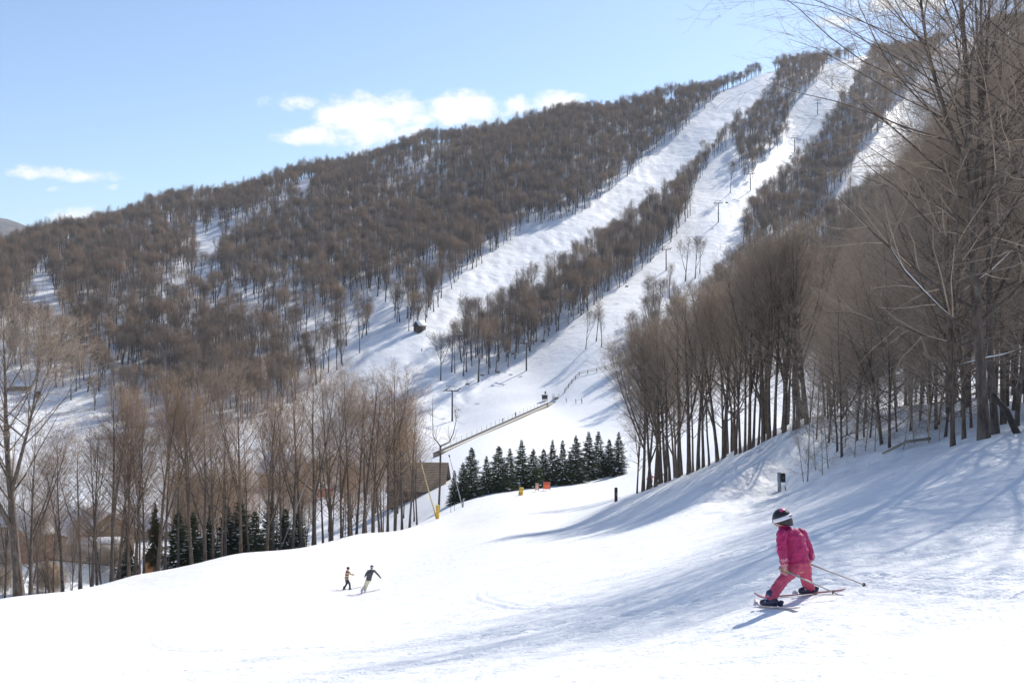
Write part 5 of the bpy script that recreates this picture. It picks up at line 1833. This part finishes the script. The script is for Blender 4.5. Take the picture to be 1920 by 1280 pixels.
def person(root_loc, rz, hgt, label, top, legs, hat, lean=0.0, stance=.18, arms=((-.35, .1, -.45), (.35, .1, -.45)), knee=.12, group=None, skis=True, sit=False, hips=0.0, detail=True, look=0.0, voxel=.028, goggle=False):
    """a small skier seen from a distance; local +y is the way the person faces, z up; arms = hand offsets from the shoulders"""
    o = empty('person', root_loc, rz)
    tag(o, label, 'person', group)
    s = hgt / 1.72
    V3 = Vector

    def L_(x, y, z): return V3((x * s + lean * z * s, y * s, z * s))
    pel = L_(hips, 0, .88 if not sit else .5)
    che = L_(hips * .7, .06, 1.28 if not sit else .9) if not sit else L_(0, .02, .92)
    nec = L_(hips * .6, .10, 1.46) if not sit else L_(0, .04, 1.1)
    head = L_(hips * .6, .14, 1.60) if not sit else L_(0, .06, 1.25)
    b = Flesh()
    b.limb([pel, che, nec, head], [.10 * s, .11 * s, .05 * s, .055 * s], 8)
    b.ball(head, (.08 * s, .095 * s, .115 * s), n=6)
    b.ball(head + V3((0, .10 * s, -.02 * s)), (.018 * s,) * 3, n=4)
    for sg in (-1, 1): b.ball(head + V3((sg * .08 * s, 0, 0)), (.018 * s, .02 * s, .03 * s), n=4)
    sh = [nec + V3((sg * .18 * s, -.02 * s, -.06 * s)) for sg in (-1, 1)]
    hands, elb = [], []
    for k in range(2):
        a = V3(arms[k]) * s
        hd = sh[k] + a
        e = sh[k] + a * .5 + V3(((-1, 1)[k] * .06 * s, -.07 * s, -.03 * s))
        hands.append(hd); elb.append(e)
        b.limb([sh[k], e, hd], [.045 * s, .036 * s, .03 * s], 8)
        d = unit(hd - e)
        for q in range(4):
            f = hd + d * .05 * s + V3(((q - 1.5) * .018 * s, 0, 0))
            b.limb([hd, f, f + V3((0, .01 * s, -.03 * s))], [.02 * s, .012 * s, .01 * s], 6)
        b.limb([hd, hd + V3((-(-1, 1)[k] * .035 * s, .03 * s, -.01 * s))], [.018 * s, .012 * s], 6)
    if sit:
        feet = [L_(sg * .12, .45, .08) for sg in (-1, 1)]; knees = [L_(sg * .12, .45, .5) for sg in (-1, 1)]
    else:
        feet = [V3((sg * stance * s, 0, 0)) if not isinstance(stance, tuple) else V3((stance[(sg + 1) // 2][0] * s, stance[(sg + 1) // 2][1] * s, 0)) for sg in (-1, 1)]
        knees = [pel.lerp(f, .5) + V3((0, knee * s, .03 * s)) for f in feet]
    hp_ = [pel + V3((sg * .09 * s, 0, -.03 * s)) for sg in (-1, 1)]
    for k in range(2): b.limb([hp_[k], knees[k], feet[k] + V3((0, 0, .07 * s))], [.08 * s, .055 * s, .045 * s], 8)
    b.fused('body', 'skin', o, voxel * s * .9, 1)
    j = Flesh()
    X, Y = V3((1, 0, 0)), V3((0, 1, 0))
    j.loft([(pel + V3((0, 0, -.07 * s)), X * .185 * s, Y * .14 * s), (pel.lerp(che, .4), X * .18 * s, Y * .14 * s), (che, X * .205 * s, Y * .145 * s), (nec + V3((0, 0, -.04 * s)), X * .15 * s, Y * .10 * s), (nec + V3((0, 0, .03 * s)), X * .065 * s, Y * .065 * s)])
    for k in range(2): j.limb([sh[k], elb[k], elb[k].lerp(hands[k], .8)], [.072 * s, .06 * s, .05 * s], 8)
    j.fused('jacket', top, o, voxel * s, 2)
    t = Flesh()
    t.loft([(pel + V3((0, 0, .02 * s)), X * .16 * s, Y * .13 * s), (pel + V3((0, 0, -.1 * s)), X * .165 * s, Y * .13 * s)])
    for k in range(2): t.limb([hp_[k], knees[k], feet[k] + V3((0, 0, .16 * s))], [.10 * s, .082 * s, .075 * s], 8)
    t.fused('trousers', legs, o, voxel * s, 2)
    hm = Flesh().ball(head + V3((0, -.012 * s, .03 * s)), (.112 * s, .125 * s, .118 * s), n=8)
    hm.build('helmet', hat, o, True)
    if goggle:
        MB().path([head + V3((math.cos(a) * .118 * s, math.sin(a) * .132 * s, .02 * s)) for a in np.linspace(0, 2 * math.pi, 17)], [.022 * s] * 17, 6).build('goggle_strap', 'white_strap', o, True)
    for k in range(2):
        bt = Flesh()
        f = feet[k]
        bt.limb([f + V3((0, -.08 * s, .08 * s)), f + V3((0, .12 * s, .07 * s))], [.055 * s, .048 * s], 8)
        bt.limb([f + V3((0, -.06 * s, .08 * s)), f + V3((0, -.02 * s, .26 * s))], [.055 * s, .06 * s], 8)
        bt.fused('boot', 'boot_grey' if legs == 'cloth_cream' else 'cloth_black', o, voxel * s, 1)
    return o, feet, hands


def small_skis(o, feet, s, yaw, lab, mat='ski_white'):
    """a pair of skis under a distant skier, lying on the snow"""
    for k, f in enumerate(feet):
        m = o.matrix_basis
        w = m @ f
        dr = Vector((math.cos(yaw), math.sin(yaw), 0))
        pts = []
        for t in (-.75, -.68, -.3, 0, .4, .7, .82):
            p = w + dr * t * s
            pts.append((p.x, p.y, h(p.x, p.y) + .03 + (.10 if t > .8 else .02 if t > .65 else 0)))
        g = Geo(); V = []
        sdv = Vector((-dr.y, dr.x, 0)) * .045
        for p in pts:
            p = Vector(p)
            for a, z in ((-1, 0), (1, 0), (1, .02), (-1, .02)): V.append(p + sdv * a + Vector((0, 0, z)))
        n = len(pts) - 1
        q = [(i * 4 + c, i * 4 + 4 + c, i * 4 + 4 + (c + 1) % 4, i * 4 + (c + 1) % 4) for i in range(n) for c in range(4)] + [(0, 1, 2, 3), (n * 4 + 3, n * 4 + 2, n * 4 + 1, n * 4)]
        g.add(np.array(V), np.array(q))
        tag(link('ski', g.mesh('ski', M[mat], False)), ('left ' if k == 0 else 'right ') + lab, 'ski', 'skis of the distant pair')


def build_people():
    g = hit(650, 1106)
    o, ft, hd = person(g, R(-60), 1.30, 'skier in a striped yellow and maroon top and dark trousers, left of the pair', 'striped_jersey', 'cloth_black', 'cap_maroon', lean=-.02, stance=((-.10, -.16), (.12, .22)),
                       arms=((-.12, .32, -.30), (.10, .40, -.26)), knee=.10, voxel=.022)
    small_skis(o, ft, 1.0, R(200), 'ski of the skier in the striped top', 'ski_white')
    g = hit(683, 1112)
    o, ft, hd = person(g, R(8), 1.36, 'skier in a dark jacket and cream trousers leaning into a turn, right of the pair', 'cloth_grey', 'cloth_cream', 'cap_maroon', lean=.30, stance=((-.16, -.02), (.05, .10)),
                       arms=((-.22, .10, -.40), (.42, .05, -.50)), knee=.10, voxel=.022, goggle=True)
    small_skis(o, ft, 1.05, R(205), 'ski of the skier in cream trousers', 'ski_white')
    # two people waiting among the trunks behind the knoll crest
    for px, d, hh, top, legs, hat, rz, lab in ((1221, 112, 1.62, 'cloth_pink', 'cloth_black', 'cloth_pink', 150, 'person in a pink jacket standing among the trunks behind the knoll'), (1236, 113, 1.75, 'cloth_green', 'cloth_black', 'cloth_green', 200, 'person in a dark green jacket standing among the trunks behind the knoll')):
        g = at(px, d)
        zt = (640 - 872) / F * d
        person((g.x, g.y, g.z), R(rz), hh, lab, top, legs, hat, voxel=.035)
    for px, py, hh, top, legs, hat, rz, lab in ((1062, 754, 1.7, 'cloth_blue', 'cloth_black', 'cloth_black', 90, 'skier in dark blue alone at the brow of the learner slope'), (1080, 757, 1.75, 'cloth_black', 'cloth_grey', 'cloth_black', 100, 'skier in black, left of the two at the brow of the learner slope'),
                                                (1091, 756, 1.75, 'cloth_grey', 'cloth_black', 'cap_maroon', 60, 'skier in grey, right of the two at the brow of the learner slope'), (1026, 764, 1.7, 'cloth_black', 'cloth_black', 'cloth_black', 200, 'dark-clothed person beside the top of the ski conveyor'),
                                                (791, 660, 1.7, 'cloth_black', 'cloth_black', 'cloth_black', 180, 'lone dark skier on the mogul run below the cabin')):
        g = hit(px, py, 200)
        person(g, R(rz), hh, lab, top, legs, hat, voxel=.05)
    for f, top, lab in ((.62, 'cloth_red', 'person in red riding the middle of the ski conveyor'), (.50, 'cloth_grey', 'small figure in grey riding the ski conveyor below the person in red')):
        a, b = hit(818, 856, 200), hit(1031, 757, 200)
        p = a.lerp(b, f)
        e = bpy.data.objects['ski_conveyor']
        belt = [c for c in e.children if c.name.startswith('belt')][0]
        co = np.array([v.co[:] for v in belt.data.vertices]) + np.array(a)
        zz = co[np.argmin((co[:, 0] - p.x) ** 2 + (co[:, 1] - p.y) ** 2), 2]
        i = np.argsort((co[:, 0] - p.x) ** 2 + (co[:, 1] - p.y) ** 2)[:8]
        person((p.x, p.y, float(co[i, 2].max())), R(-30), 1.6 if top == 'cloth_red' else 1.35, lab, top, 'cloth_black', 'cloth_black', voxel=.05)
    c = CHAIRS[0]
    for k, (y, top, lab) in enumerate(((-.4, 'wood_brown', 'rider in brown on the chair above the second lift tower'), (.4, 'cloth_red', 'rider in red on the chair above the second lift tower'))):
        m = Matrix.Rotation(c.rotation_euler.z, 4, 'Z')
        q = c.location + m @ Vector((.12, y, -2.9 + .02 - .42 * .95))
        person(q, c.rotation_euler.z + R(90), 1.65, lab, top, 'cloth_black', 'cloth_black', sit=True, voxel=.05, arms=((-.05, .3, -.35), (.05, .3, -.35)))


build_people()

# ------------------------------------------------------------------ air
def build_haze(density):
    m = bpy.data.materials.new('haze'); m.use_nodes = True
    w = NT(m.node_tree)
    v = w.n('ShaderNodeVolumePrincipled', {'Color': (.86, .92, 1, 1), 'Density': density, 'Anisotropy': .1})
    out = w.n('ShaderNodeOutputMaterial')
    w.t.links.new(v.outputs[0], out.inputs['Volume'])
    x, z0, z1 = 9500.0, -1500.0, 420.0
    V = [(sx * x, sy * x, z) for z in (z0, z1) for sx, sy in ((-1, -1), (1, -1), (1, 1), (-1, 1))]
    me = np_mesh('haze', V, [(3, 2, 1, 0), (4, 5, 6, 7), (0, 1, 5, 4), (1, 2, 6, 5), (2, 3, 7, 6), (3, 0, 4, 7)], mat=m)
    tag(link('haze', me), 'thin pale winter haze over the valley', kind='stuff')


build_haze(.0001)
